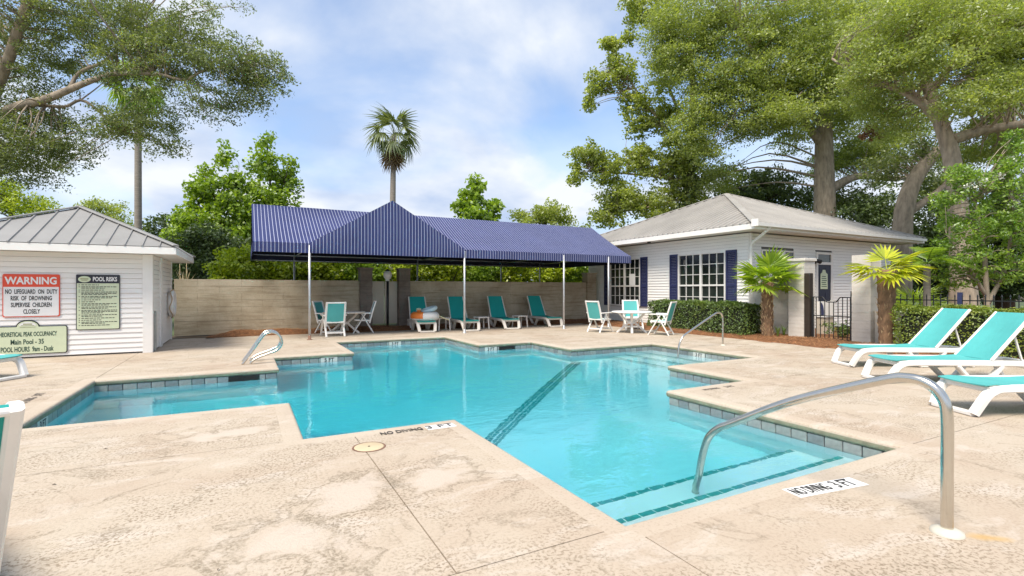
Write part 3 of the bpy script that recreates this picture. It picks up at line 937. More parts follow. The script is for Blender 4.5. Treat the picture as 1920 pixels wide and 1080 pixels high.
s1_ = thing('warning_sign', 'red and white WARNING sign, NO LIFEGUARD ON DUTY, on the shed wall', 'sign', (-3.85, YB, 0.84), 0, 'signs on the shed wall')
sign_board(s1_, -4.29, -3.41, 0.845, 1.715, M['signwhite'], M['signred'], 0.016, YB)
MB().box((-4.275, YB-0.0195, 1.455), (-3.425, YB-0.0165, 1.70)).build('red_header', M['signred'], s1_)
sign_text(s1_, 'WARNING', -3.85, 1.575, 0.205, 0.80, M['signwhite'], YB-0.022, 0.006)
for k, tx in enumerate(('NO  LIFEGUARD  ON  DUTY', 'RISK  OF  DROWNING', 'SUPERVISE  CHILDREN', 'CLOSELY')):
    sign_text(s1_, tx, -3.85, 1.355-0.135*k, 0.125, 0.49, M['signblack'], YB-0.018, 0.003, space=1.03)
s2_ = thing('pool_risks_sign', 'tall pale POOL RISKS sign with dark header and small rules', 'sign', (-2.78, YB, 0.55), 0, 'signs on the shed wall')
sign_board(s2_, -3.15, -2.41, 0.545, 1.72, M['signgreen'], M['signnavy'], 0.014, YB, 0.02)
MB().box((-3.135, YB-0.0195, 1.535), (-2.425, YB-0.0165, 1.705)).build('dark_header', M['signnavy'], s2_)
sign_text(s2_, 'POOL RISKS', -2.665, 1.62, 0.125, 0.62, M['signwhite'], YB-0.022, 0.004)
el = MB(); el.add([(-3.01+0.105*math.cos(a), YB-0.0225, 1.62+0.066*math.sin(a)) for a in np.linspace(0, 2*math.pi, 24, endpoint=False)], [tuple(range(24))]); el.build('emblem', M['signgreen'], s2_)
el = MB(); el.box((-3.075, YB-0.024, 1.615), (-2.945, YB-0.0227, 1.64)); el.box((-3.06, YB-0.024, 1.59), (-2.96, YB-0.0227, 1.604)); el.build('emblem_print', M['emblem'], s2_)
rules = MB(); z = 1.50; rr = random.Random(3)
item = 0
for nl in (1, 2, 1, 3, 2, 1, 1, 2, 2, 3, 2, 1, 1, 2, 1):
    rules.box((-3.105, YB-0.0185, z-0.006), (-3.085, YB-0.0165, z+0.006))
    for k in range(nl):
        x = -3.06; xe = -2.46 if k < nl-1 else rr.uniform(-2.85, -2.5)
        while x < xe:
            w = rr.uniform(0.02, 0.07); rules.box((x, YB-0.0185, z-0.007), (min(x+w, xe), YB-0.0165, z+0.007)); x += w+0.012
        z -= 0.0285
    z -= 0.0125
    if z < 0.60: break
o = rules.build('small_print', M['signblack'], s2_); o['kind'] = 'stuff'
s3_ = thing('occupancy_sign', 'wide pale green occupancy and POOL HOURS sign with arched top', 'sign', (-3.9, YB, 0.08), 0, 'signs on the shed wall')
sign_board(s3_, -4.52, -3.29, 0.085, 0.655, M['signgreen'], M['signblack'], 0.014, YB, 0.03, (-3.91, 0.18))
for (tx, z, sz, sx) in (('THEORETICAL PEAK OCCUPANCY', 0.49, 0.125, 0.47), ('Main Pool - 35', 0.335, 0.14, 0.62), ('POOL HOURS  9am - Dusk', 0.185, 0.14, 0.50)):
    sign_text(s3_, tx, -3.915, z, sz, sx, M['lettergreen'], YB-0.018, 0.003)
el = MB()
el.add([(-3.91+0.13*math.cos(a), YB-0.018, 0.665+0.075*math.sin(a)) for a in np.linspace(0, math.pi, 14)], [tuple(range(14))])
el.build('emblem', M['signwhite'], s3_)
el = MB(); el.box((-4.01, YB-0.0195, 0.665), (-3.81, YB-0.0182, 0.675)); el.box((-3.98, YB-0.0195, 0.685), (-3.84, YB-0.0182, 0.71)); el.box((-4.03, YB-0.0195, 0.63), (-3.79, YB-0.0182, 0.64)); el.build('emblem_print', M['emblem'], s3_)

# ring on the side wall
lr = thing('life_ring', 'white life ring hanging on the side wall of the shed', 'life ring', (SX1+0.075, 16.35, 1.02))
tor = MB(); pts = []
path = [(SX1+0.085, 16.35+0.30*math.cos(a), 1.02+0.30*math.sin(a)) for a in np.linspace(0, 2*math.pi, 33)]
tor.tube(path, 0.07, 12, caps=False); tor.build('ring', M['floatwhite'], lr)
rp = MB(); path = [(SX1+0.095+0.03*math.sin(5*a), 16.35+0.385*math.cos(a), 1.02+0.385*math.sin(a)) for a in np.linspace(0, 2*math.pi, 49)]
rp.tube(path, 0.012, 6, caps=False); rp.build('rope', M['stub'], lr)

# --- clubhouse
CX, CY, CY1, CX1 = 14.0, 10.4, 18.9, 22.6
club = thing('clubhouse', 'white clapboard clubhouse with hip roof, navy shutters and gridded windows', 'building', (CX, CY, 0))
MB().box((CX+0.14, CY+0.14, 0), (CX1, CY1, 3.2)).build('wall', M['shadeback'], club)
WIN = [(11.41, 13.36, 0.77, 2.63), (15.48, 17.28, 0.77, 2.63)]
ops = [(a-CY-0.09-0.07, b-CY-0.09+0.07, z0-0.06, z1+0.06) for a, b, z0, z1 in WIN]
siding(club, (CX+0.1, CY+0.09), (0,1), (-1,0), CY1-CY-0.18, 0.06, 3.2, 0.105, ops, M['sidingclub'])
MB().box((CX+0.082, CY+0.012, 0), (CX+0.12, CY+0.09, 3.2)).build('corner_board', M['white_paint'], club)
MB().box((CX+0.082, CY1-0.09, 0), (CX+0.12, CY1, 3.2)).build('corner_board', M['white_paint'], club)
ops = [(14.7-CX-0.17, 16.4-CX-0.17, 1.95, 2.70), (17.62-CX-0.17, 18.62-CX-0.17, 0.0, 2.75)]
siding(club, (CX+0.17, CY+0.12), (1,0), (0,-1), CX1-CX-0.17, 0.06, 3.2, 0.105, ops, M['sidingclub'])
MB().box((CX+0.082, CY+0.085, 0), (CX+0.17, CY+0.12, 3.2)).build('corner_board', M['white_paint'], club)
hip_roof(club, 13.4, 9.8, 10.2, 3.40, 0.42, 0.25, M['rooftan'], 'fl', False, (0.030, 0.05), 0.18, 0.11)

def window(root, y0, y1, z0, z1, x, cols, rows_top, rows_bot, zmid):
    """double sash window on the plane X = x facing -X"""
    f = MB(); fr = 0.055
    f.box((x-0.045, y0-0.06, z0-0.05), (x+0.02, y0, z1+0.05)); f.box((x-0.045, y1, z0-0.05), (x+0.02, y1+0.06, z1+0.05))
    f.box((x-0.045, y0, z1), (x+0.02, y1, z1+0.05)); f.box((x-0.06, y0, z0-0.06), (x+0.02, y1, z0))
    ym = (y0+y1)/2
    f.box((x-0.04, ym-0.045, z0), (x+0.02, ym+0.045, z1))
    fo = f.build('window', M['white_paint'], root)
    for (a, b) in ((y0, ym-0.045), (ym+0.045, y1)):
        MB().box((x-0.034, a, zmid-0.028), (x+0.018, b, zmid+0.028)).build('meeting_rail', M['white_paint'], fo)
        mu = MB()
        for (za, zb, rws) in ((zmid+0.028, z1, rows_top), (z0, zmid-0.028, rows_bot)):
            for k in range(1, cols):
                yy = a+(b-a)*k/cols; mu.box((x-0.022, yy-0.011, za), (x+0.016, yy+0.011, zb))
            for k in range(1, rws):
                zz_ = za+(zb-za)*k/rws; mu.box((x-0.0205, a, zz_-0.011), (x+0.0145, b, zz_+0.011))
            for i in range(cols):
                for k in range(rws):
                    p = MB(); tilt = random.uniform(-0.003, 0.003)
                    ya, yb2 = a+(b-a)*i/cols+0.011, a+(b-a)*(i+1)/cols-0.011
                    z_a, z_b = za+(zb-za)*k/rws+0.011, za+(zb-za)*(k+1)/rws-0.011
                    p.quad((x+0.004+tilt, yb2, z_a), (x+0.004, ya, z_a), (x+0.004-tilt, ya, z_b), (x+0.004, yb2, z_b))
                    p.build('pane', M['glass'], fo)
        mu.build('muntins', M['white_paint'], fo)
for a, b, z0, z1 in WIN: window(club, a, b, z0, z1, CX+0.085, 3, 3, 2, 1.55)
def shutter(y0, y1):
    mb = MB(); x = CX+0.07
    mb.box((x-0.03, y0, 0.72), (x+0.005, y0+0.06, 2.70)); mb.box((x-0.03, y1-0.06, 0.72), (x+0.005, y1, 2.70))
    for z0, z1 in ((0.72, 0.80), (1.50, 1.58), (2.62, 2.70)): mb.box((x-0.03, y0+0.06, z0), (x+0.005, y1-0.06, z1))
    s = mb.build('shutter', M['navy'], club)
    lv = MB()
    for (z0, z1) in ((0.80, 1.50), (1.58, 2.62)):
        k = int((z1-z0)/0.055)
        for q in range(k):
            z = z0+(z1-z0)*(q+0.5)/k
            lv.add([(x-0.024, y0+0.06, z-0.026), (x-0.024, y1-0.06, z-0.026), (x+0.002, y1-0.06, z+0.026), (x+0.002, y0+0.06, z+0.026)], [(0,1,2,3)])
    lv.build('louvres', M['navy'], s)
for a, b in ((13.43, 13.83), (10.93, 11.34), (17.36, 17.72), (15.02, 15.41)): shutter(a, b)
# transom strip, door, lamp, sail-shaped sign
tw = MB(); y = CY+0.11
tw.box((14.7, y-0.03, 1.95), (16.4, y+0.01, 2.0)); tw.box((14.7, y-0.03, 2.65), (16.4, y+0.01, 2.70))
tw.box((14.7, y-0.03, 2.0), (14.75, y+0.01, 2.65)); tw.box((16.35, y-0.03, 2.0), (16.4, y+0.01, 2.65)); tw.box((15.72, y-0.03, 2.0), (15.9, y+0.01, 2.65))
tr_ = tw.build('window', M['white_paint'], club)
for a, b in ((14.75, 15.72), (15.9, 16.35)): MB().box((a, y-0.01, 2.0), (b, y+0.004, 2.65)).build('pane', M['glass'], tr_)
df = MB(); df.box((17.62, y-0.04, 0.0), (17.72, y+0.012, 2.72)); df.box((18.5, y-0.04, 0.0), (18.62, y+0.012, 2.72))
df.box((17.72, y-0.04, 2.64), (18.5, y+0.012, 2.72)); df.box((17.72, y-0.045, 2.28), (18.5, y+0.012, 2.37))
dfo = df.build('door_frame', M['white_paint'], club)
MB().box((17.72, y-0.008, 2.37), (18.5, y+0.004, 2.64)).build('transom_pane', M['glass'], dfo)
dr = MB(); dr.box((17.72, y-0.018, 0.0), (18.5, y+0.006, 2.28))
for (a, b, c, d_) in ((17.80, 18.05, 1.9, 2.16), (18.17, 18.42, 1.9, 2.16), (17.80, 18.05, 1.05, 1.3), (18.17, 18.42, 1.05, 1.3), (17.80, 18.05, 0.2, 0.85), (18.17, 18.42, 0.2, 0.85)):
    dr.box((a, y-0.026, c), (b, y-0.0185, d_))
M['navydoor'] = plain('dark_navy_door', (0.012, 0.014, 0.038), 0.45, var=0.1)
dro = dr.build('door', M['navydoor'], club)
MB().lathe([(0, 0.05), (0.02, 0.045), (0.028, 0.03), (0.02, 0.012), (0.012, 0.0)], (0, 0, 0), 12).build('door_knob', M['steel'], None)
kn = bpy.data.objects['door_knob']; kn.parent = dro; kn.location = Vector((18.43, y-0.02, 1.0)) - wloc(dro); kn.rotation_euler = (R(90), 0, 0)
# notice on the door, sail sign and lamp on the wall
nt = thing('door_notice', 'pale house shaped notice hung on the navy clubhouse door', 'notice', (18.0, y-0.03, 1.4))
ntm = MB(); pts = [(17.86, 1.42), (18.28, 1.42), (18.28, 1.95), (18.18, 2.0), (18.14, 2.1), (18.0, 2.1), (17.96, 2.0), (17.86, 1.95)]
m_ = len(pts); ntm.add([(x, y-0.04, z) for x, z in pts] + [(x, y-0.028, z) for x, z in pts], [tuple(range(m_)), tuple(reversed(range(m_, 2*m_)))] + [(i, m_+i, m_+(i+1)%m_, (i+1)%m_) for i in range(m_)])
ntm.build('notice_board', M['signgreen'], nt)
pl = MB()
for k in range(6): pl.box((17.91+0.02*(k % 2), y-0.0425, 1.50+0.07*k), (18.23-0.03*(k % 3), y-0.0405, 1.525+0.07*k))
pl.build('small_print', M['lettergreen'], nt)
sg = thing('sail_sign', 'dark navy sail shaped plaque on the wall left of the clubhouse door', 'sign', (17.2, y-0.02, 1.5))
pts = [(17.16, 1.52), (17.49, 1.52)] + [(17.49 - 0.30*t**1.7, 1.52+0.98*t) for t in np.linspace(0.15, 1, 8)] 
m_ = len(pts); sm_ = MB(); sm_.add([(x, y-0.035, z) for x, z in pts] + [(x, y-0.01, z) for x, z in pts], [tuple(range(m_)), tuple(reversed(range(m_, 2*m_)))] + [(i, m_+i, m_+(i+1)%m_, (i+1)%m_) for i in range(m_)])
sm_.build('plaque', M['navy'], sg)
pb = MB(); pb.box((17.21, y-0.038, 1.66), (17.45, y-0.0355, 1.76)); pb.box((17.21, y-0.038, 1.86), (17.39, y-0.0355, 1.93)); pb.build('print', M['signwhite'], sg)
lm = thing('wall_lamp', 'small black flood lamp beside the clubhouse door top', 'lamp', (17.45, y, 2.42))
MB().tube([(17.45, y+0.005, 2.42), (17.45, y-0.12, 2.42)], 0.035, 8).build('bracket', M['black_iron'], lm)
MB().tube([(17.45, y-0.10, 2.42), (17.25, y-0.18, 2.36)], [0.05, 0.08], 10).build('lamp_head', M['black_iron'], lm)
MB().tube([(17.45, y-0.10, 2.42), (17.62, y-0.18, 2.36)], [0.05, 0.08], 10).build('lamp_head', M['black_iron'], lm)
# gutter, downspout
gt = MB()
prof = [(-0.065, 0.0), (-0.065, -0.09), (0.055, -0.10), (0.065, 0.0), (0.055, 0.0), (0.047, -0.09), (-0.055, -0.082), (-0.055, 0.0)]
gt.sweep([(13.36, 9.73, 3.40), (23.5, 9.73, 3.38)], prof, smooth=False); gt.build('gutter', M['white_paint'], club)
MB().box((13.33, 9.64, 3.285), (13.37, 9.86, 3.50)).build('gutter_cap', M['white_paint'], club)
MB().beam([(14.02, 9.73, 3.30), (14.02, 9.80, 3.22), (13.965, 10.28, 2.86), (13.96, 10.34, 2.75), (13.96, 10.34, 0.1)], 0.085, 0.065, up=(1,0,0)).build('downspout', M['white_paint'], club)
MB().lathe([(0, -0.05), (0.06, -0.045), (0.075, -0.02), (0.07, 0.0)], (13.75, 14.6, 3.24), 12).build('soffit_lamp', M['black_iron'], club)
# paper in the left window
pn = thing('window_notice', 'white paper notice behind the left clubhouse window', 'notice', (CX+0.07, 15.9, 1.6))
MB().box((CX+0.058, 15.72, 1.58), (CX+0.063, 16.08, 2.05)).build('paper', M['signwhite'], pn)

# white step screen with navy crescent and cream box by the door
sc_ = thing('step_screen', 'white panel with a navy crescent below the clubhouse door', 'panel', (17.3, 9.5, 0))
MB().box((16.1, 9.5, 0.0), (16.95, 9.56, 1.02)).build('panel_board', M['white_paint'], sc_)
cr = MB(); pts = [(16.16+0.34*math.sin(a)*0.6, 0.66+0.34*math.cos(a)) for a in np.linspace(0.1, 3.0, 12)] + [(16.13+0.30*math.sin(a)*0.25, 0.66+0.30*math.cos(a)) for a in np.linspace(3.0, 0.1, 8)]
m_ = len(pts); cr.add([(x, 9.485, z) for x, z in pts], [tuple(range(m_))]); cr.build('crescent', M['navy'], sc_)
cb = thing('cream_box', 'small cream utility box standing behind the black gate', 'box', (16.8, 9.0, 0))
MB().cbox((15.5, 8.95, 0.05), (15.95, 9.25, 0.56), 0.02).build('box_body', M['gatepanel'], cb)
MB().cbox((15.47, 8.92, 0.561), (15.98, 9.28, 0.60), 0.012).build('box_lid', M['signwhite'], cb)

# ------------------------------------------------------------------ walls, pillars, gates
def block_wall(name, label, x0, x1, y0, y1, z1, mat, course=0.215, cap=0.0, blk=0.42, single=True, group=None, cat='wall', start=0.0):
    """courses of blocks with recessed joints round a core; each course split into blocks when asked"""
    root = thing(name, label, cat, ((x0+x1)/2, (y0+y1)/2, 0), 0, group)
    MB().box((x0+0.012, y0+0.012, start), (x1-0.012, y1-0.012, z1-cap-0.004)).build('core', mat, root)
    rows = max(1, round((z1-cap-start)/course)); h = (z1-cap-start)/rows
    alongx = (x1-x0) >= (y1-y0)
    L = (x1-x0) if alongx else (y1-y0)
    for k in range(rows):
        z0_ = start+k*h+0.003; z1_ = start+(k+1)*h-0.003
        if not single:
            MB().cbox((x0, y0, z0_), (x1, y1, z1_), 0.004).build('block_course', mat, root); continue
        s = 0.0; first = blk*(0.5 if k % 2 else 1.0)
        while s < L-0.02:
            e = min(L, s+first); first = blk
            j = random.uniform(-0.002, 0.002)
            if alongx: MB().cbox((x0+s+0.003, y0+j, z0_), (x0+e-0.003, y1+j, z1_), 0.004).build('block', mat, root)
            else: MB().cbox((x0+j, y0+s+0.003, z0_), (x1+j, y0+e-0.003, z1_), 0.004).build('block', mat, root)
            s = e
    if cap:
        MB().cbox((x0-0.035, y0-0.035, z1-cap), (x1+0.035, y1+0.035, z1), 0.012).build('cap', mat, root)
    return root
block_wall('block_wall', 'long grey block wall left of the dark gate pillars', -1.9, 3.55, 18.1, 18.3, 1.72, M['wall'], single=True, blk=1.2, group='stretches of the back wall')
block_wall('block_wall', 'shaded grey block wall behind the loungers under the canopy', 5.35, 13.35, 18.1, 18.3, 1.72, M['wall'], single=True, blk=1.2, group='stretches of the back wall')
block_wall('gate_pillar', 'dark block pillar left of the beige gate panels', 3.55, 3.98, 18.0, 18.4, 2.18, M['pillar'], cap=0.06, group='dark pillars beside the beige gate')
block_wall('gate_pillar', 'dark block pillar right of the beige gate panels', 4.93, 5.35, 18.0, 18.4, 2.18, M['pillar'], cap=0.06, group='dark pillars beside the beige gate')
block_wall('block_pillar', 'tan block pillar where the back wall meets the clubhouse', 13.35, 13.85, 18.0, 18.4, 2.15, M['wall'], cap=0.06)
gp = thing('service_gate', 'pair of plain beige gate panels between the dark pillars', 'gate', (4.45, 18.25, 0))
for a, b in ((3.99, 4.44), (4.46, 4.92)): MB().cbox((a, 18.22, 0.17), (b, 18.26, 1.70), 0.006).build('gate_panel', M['gatepanel'], gp)
lp = thing('lamp_post', 'black post lamp with pale globe in front of the beige gate', 'lamp', (4.41, 17.6, 0))
MB().tube([(4.41, 17.6, 0), (4.41, 17.6, 1.72)], 0.045, 12).build('post', M['black_iron'], lp)
MB().lathe([(0.075, 1.70), (0.08, 1.73), (0.06, 1.74), (0.11, 1.80), (0.145, 1.88), (0.145, 1.95), (0.11, 2.03), (0.06, 2.06)], (4.41, 17.6, 0), 20).build('globe', M['globe'], lp)
MB().lathe([(0.075, 2.055), (0.07, 2.075), (0.035, 2.10), (0.012, 2.13), (0, 2.135)], (4.41, 17.6, 0), 16).build('finial', M['black_iron'], lp)

block_wall('white_block_wall', 'white painted block wall behind the small green fan palm', 13.9, 14.1, 8.88, 10.36, 1.78, M['whiteblock'], blk=0.42)
block_wall('white_pillar', 'white painted block pillar left of the black gate', 13.6, 14.1, 8.42, 8.88, 2.27, M['whiteblock'], cap=0.07, blk=0.46, group='white pillars beside the black gate')
block_wall('white_pillar', 'white painted block pillar right of the black gate', 13.6, 14.1, 6.76, 7.2, 2.27, M['whiteblock'], blk=0.46, group='white pillars beside the black gate')
block_wall('white_low_wall', 'low white block wall with iron railing behind the yellow palm', 13.75, 13.95, -2.0, 6.75, 0.88, M['whiteblock'], blk=0.42)
dp = thing('gate_post', 'dark brown timber post at the hinge side of the black gate', 'post', (13.6, 8.33, 0))
MB().cbox((13.57, 8.26, 0), (13.75, 8.41, 1.85), 0.01).build('timber', M['brown_post'], dp)

# black iron gate: square bars, dipped top rail
ig = thing('iron_gate', 'black wrought iron gate with dipped top rail between white pillars', 'gate', (13.6, 7.75, 0))
x = 13.66; ya, yb = 7.22, 8.24
def topz(y):
    t = (y-ya)/(yb-ya)
    if t < 0.28 or t > 0.72: return 1.20
    e = min(t-0.28, 0.72-t)/0.10
    return 1.20-0.13*min(1, e)
fr = MB()
for y_ in (ya+0.02, yb-0.02): fr.box((x-0.02, y_-0.02, 0.03), (x+0.02, y_+0.02, 1.21))
fr.build('gate_frame', M['black_iron'], ig)
MB().tube([(x, y_, topz(y_)) for y_ in np.linspace(ya, yb, 40)], 0.014, 6).build('top_rail', M['black_iron'], ig)
for z in (0.10, 0.70): MB().box((x-0.013, ya+0.04, z-0.013), (x+0.013, yb-0.04, z+0.013)).build('cross_rail', M['black_iron'], ig)
for k in range(1, 9):
    y_ = ya+(yb-ya)*k/9; MB().box((x-0.008, y_-0.008, 0.113), (x+0.008, y_+0.008, topz(y_)-0.004)).build('bar', M['black_iron'], ig)
MB().tube([(x, ya+0.02, 1.2), (x, ya+0.02, 1.36)], 0.016, 8).build('latch_rod', M['black_iron'], ig)

# iron railing on the low wall
fn = thing('iron_fence', 'black iron railing with small spikes on the low white wall', 'fence', (13.85, 2.3, 0.88))
for z in (1.0, 1.16): MB().box((13.84, -1.9, z-0.012), (13.865, 6.7, z+0.012)).build('rail', M['black_iron'], fn)
pk = MB()
me = MB().box((-0.008, -0.008, 0), (0.008, 0.008, 0.36)).add([(-0.014,-0.014,0.36),(0.014,-0.014,0.36),(0.014,0.014,0.36),(-0.014,0.014,0.36),(0,0,0.42)], [(0,1,4),(1,2,4),(2,3,4),(3,0,4),(3,2,1,0)]).mesh('picket', M['black_iron'])
for k in range(66):
    y_ = 6.62-0.13*k
    link_mesh('picket', me, fn, Vector((13.852, y_, 0.885))-wloc(fn))
for y_ in (5.1, 3.0, 0.9): MB().box((13.82, y_-0.04, 0.88), (13.885, y_+0.04, 1.34)).build('fence_post', M['navy'], fn)

# ------------------------------------------------------------------ canopy
ca = thing('canopy', 'long blue canvas canopy with white stripes and a front gable on poles', 'canopy', (6.7, 17.5, 0))
X0, X1, Y0, Y1, ZR, ZE, ZV = 0.17, 13.2, 15.0, 20.0, 4.06, 2.69, 2.42
GX0, GX1, GXM = 1.58, 6.22, 3.9
def sag(a, b, k, amt):
    a, b = Vector(a), Vector(b); o = []
    for i in range(k+1):
        t = i/k; p = a.lerp(b, t); p.z -= amt*4*t*(1-t); o.append(p)
    return o
def sheet(rows):
    mb = MB(); m_ = len(rows[0]); vs_ = [p for r_ in rows for p in r_]; fs = []
    for i in range(len(rows)-1):
        for j in range(m_-1): fs.append((i*m_+j, i*m_+j+1, (i+1)*m_+j+1, (i+1)*m_+j))
    return mb.add(vs_, fs, True)
rows = []
for x in np.linspace(X0, X1, 54):
    w = 0.012*math.sin(x*2.6)+0.02*abs(math.sin((x-X0)*math.pi/2.35))
    rows.append(sag((x, Y0, ZE), (x, Y0+2.5, ZR), 6, 0.02+w))
sheet(rows).build('front_slope', M['canvas'], ca)
rows = [sag((x, Y1-2.5, ZR), (x, Y1, ZE), 6, 0.03) for x in np.linspace(X0, X1, 40)]
sheet(rows).build('rear_slope', M['canvas'], ca)
def valance(pts, wave=0.012):
    rows = []
    for k, p in enumerate(pts):
        p = Vector(p); off = wave*math.sin(k*1.3)
        rows.append([p, p+Vector((0, off*0.6, -0.14)), p+Vector((0, off, -(ZE-ZV)))])
    return sheet(rows)
valance([(x, Y0-0.012, ZE) for x in np.linspace(X0, GX0, 14)]).build('valance', M['canvas'], ca)
valance([(x, Y0-0.012, ZE) for x in np.linspace(GX1, X1, 60)]).build('valance', M['canvas'], ca)
valance([(x, Y1+0.012, ZE) for x in np.linspace(X0, X1, 80)]).build('valance', M['canvas'], ca)
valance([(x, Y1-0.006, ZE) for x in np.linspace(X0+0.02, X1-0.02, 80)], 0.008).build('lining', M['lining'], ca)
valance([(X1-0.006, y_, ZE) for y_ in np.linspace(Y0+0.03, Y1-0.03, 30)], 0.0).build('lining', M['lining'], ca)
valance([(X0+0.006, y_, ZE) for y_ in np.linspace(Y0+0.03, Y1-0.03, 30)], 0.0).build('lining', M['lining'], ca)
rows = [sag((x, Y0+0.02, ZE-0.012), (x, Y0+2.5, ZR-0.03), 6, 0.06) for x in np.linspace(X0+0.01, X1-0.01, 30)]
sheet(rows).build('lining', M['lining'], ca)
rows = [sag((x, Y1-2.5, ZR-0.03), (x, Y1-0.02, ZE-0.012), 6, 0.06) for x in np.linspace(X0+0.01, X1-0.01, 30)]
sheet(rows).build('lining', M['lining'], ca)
valance([(X0-0.01, y_, ZE) for y_ in np.linspace(Y0, Y1, 30)], 0.0).build('valance', M['canvas'], ca)
valance([(X1+0.01, y_, ZE) for y_ in np.linspace(Y0, Y1, 30)], 0.0).build('valance', M['canvas'], ca)
# gable front and its two little slopes
rows = []
for x in np.linspace(GX0, GX1, 41):
    t = 1-abs(x-GXM)/(GX1-GXM); zt = ZE+(ZR-ZE)*t+0.012
    rows.append([(x, Y0-0.03-0.02*math.sin(math.pi*s_), ZV+(zt-ZV)*s_) for s_ in np.linspace(0, 1, 8)])
sheet(rows).build('gable_front', M['canvas'], ca)
for sx in (-1, 1):
    xe = GXM+sx*(GX1-GXM)
    MB().add([(xe, Y0-0.03, ZE+0.014), (GXM, Y0-0.03, ZR+0.014), (GXM, Y0+2.5, ZR+0.014)], [(0,1,2)]).build('gable_slope', M['canvas'], ca)
# pipe frame
MB().tube([(X0, Y0+2.5, ZR-0.05), (X1, Y0+2.5, ZR-0.05)], 0.025, 8).build('ridge_pipe', M['galv'], ca)
for y_ in (Y0+0.02, Y1-0.02):
    MB().tube([(X0, y_, ZE-0.05), (X1, y_, ZE-0.05)], 0.025, 8).build('eave_pipe', M['galv'], ca)
    MB().tube([(X0, y_, ZV+0.03), (X1, y_, ZV+0.03)], 0.02, 8).build('valance_pipe', M['galv'], ca)
PX = (1.58, 6.24, 10.08, 12.1)
for x in PX:
    MB().tube([(x, Y0+0.02, ZE-0.1), (x, Y1-0.02, ZE-0.1)], 0.02, 8).build('tie_pipe', M['galv'], ca)
    for a in (Y0, Y1):
        MB().tube([(x, a, ZE-0.06), (x, Y0+2.5, ZR-0.07)], 0.02, 8).build('rafter_pipe', M['galv'], ca)
for k, x in enumerate(PX):
    po = MB().tube([(x, Y0-0.0, 0.0), (x, Y0-0.0, ZE-0.05)], 0.034, 12).build('pole', M['galv'], ca)
    MB().tube([(x, Y1, 0.0), (x, Y1, ZE-0.05)], 0.034, 12).build('pole', M['galv'], ca)
    MB().lathe([(0.034, 0.12), (0.042, 0.12), (0.042, 0.02), (0.075, 0.012), (0.075, 0.001)], (x, Y0, 0), 16).build('pole_foot', M['pinebark'] if k == 0 else M['galv'], po)
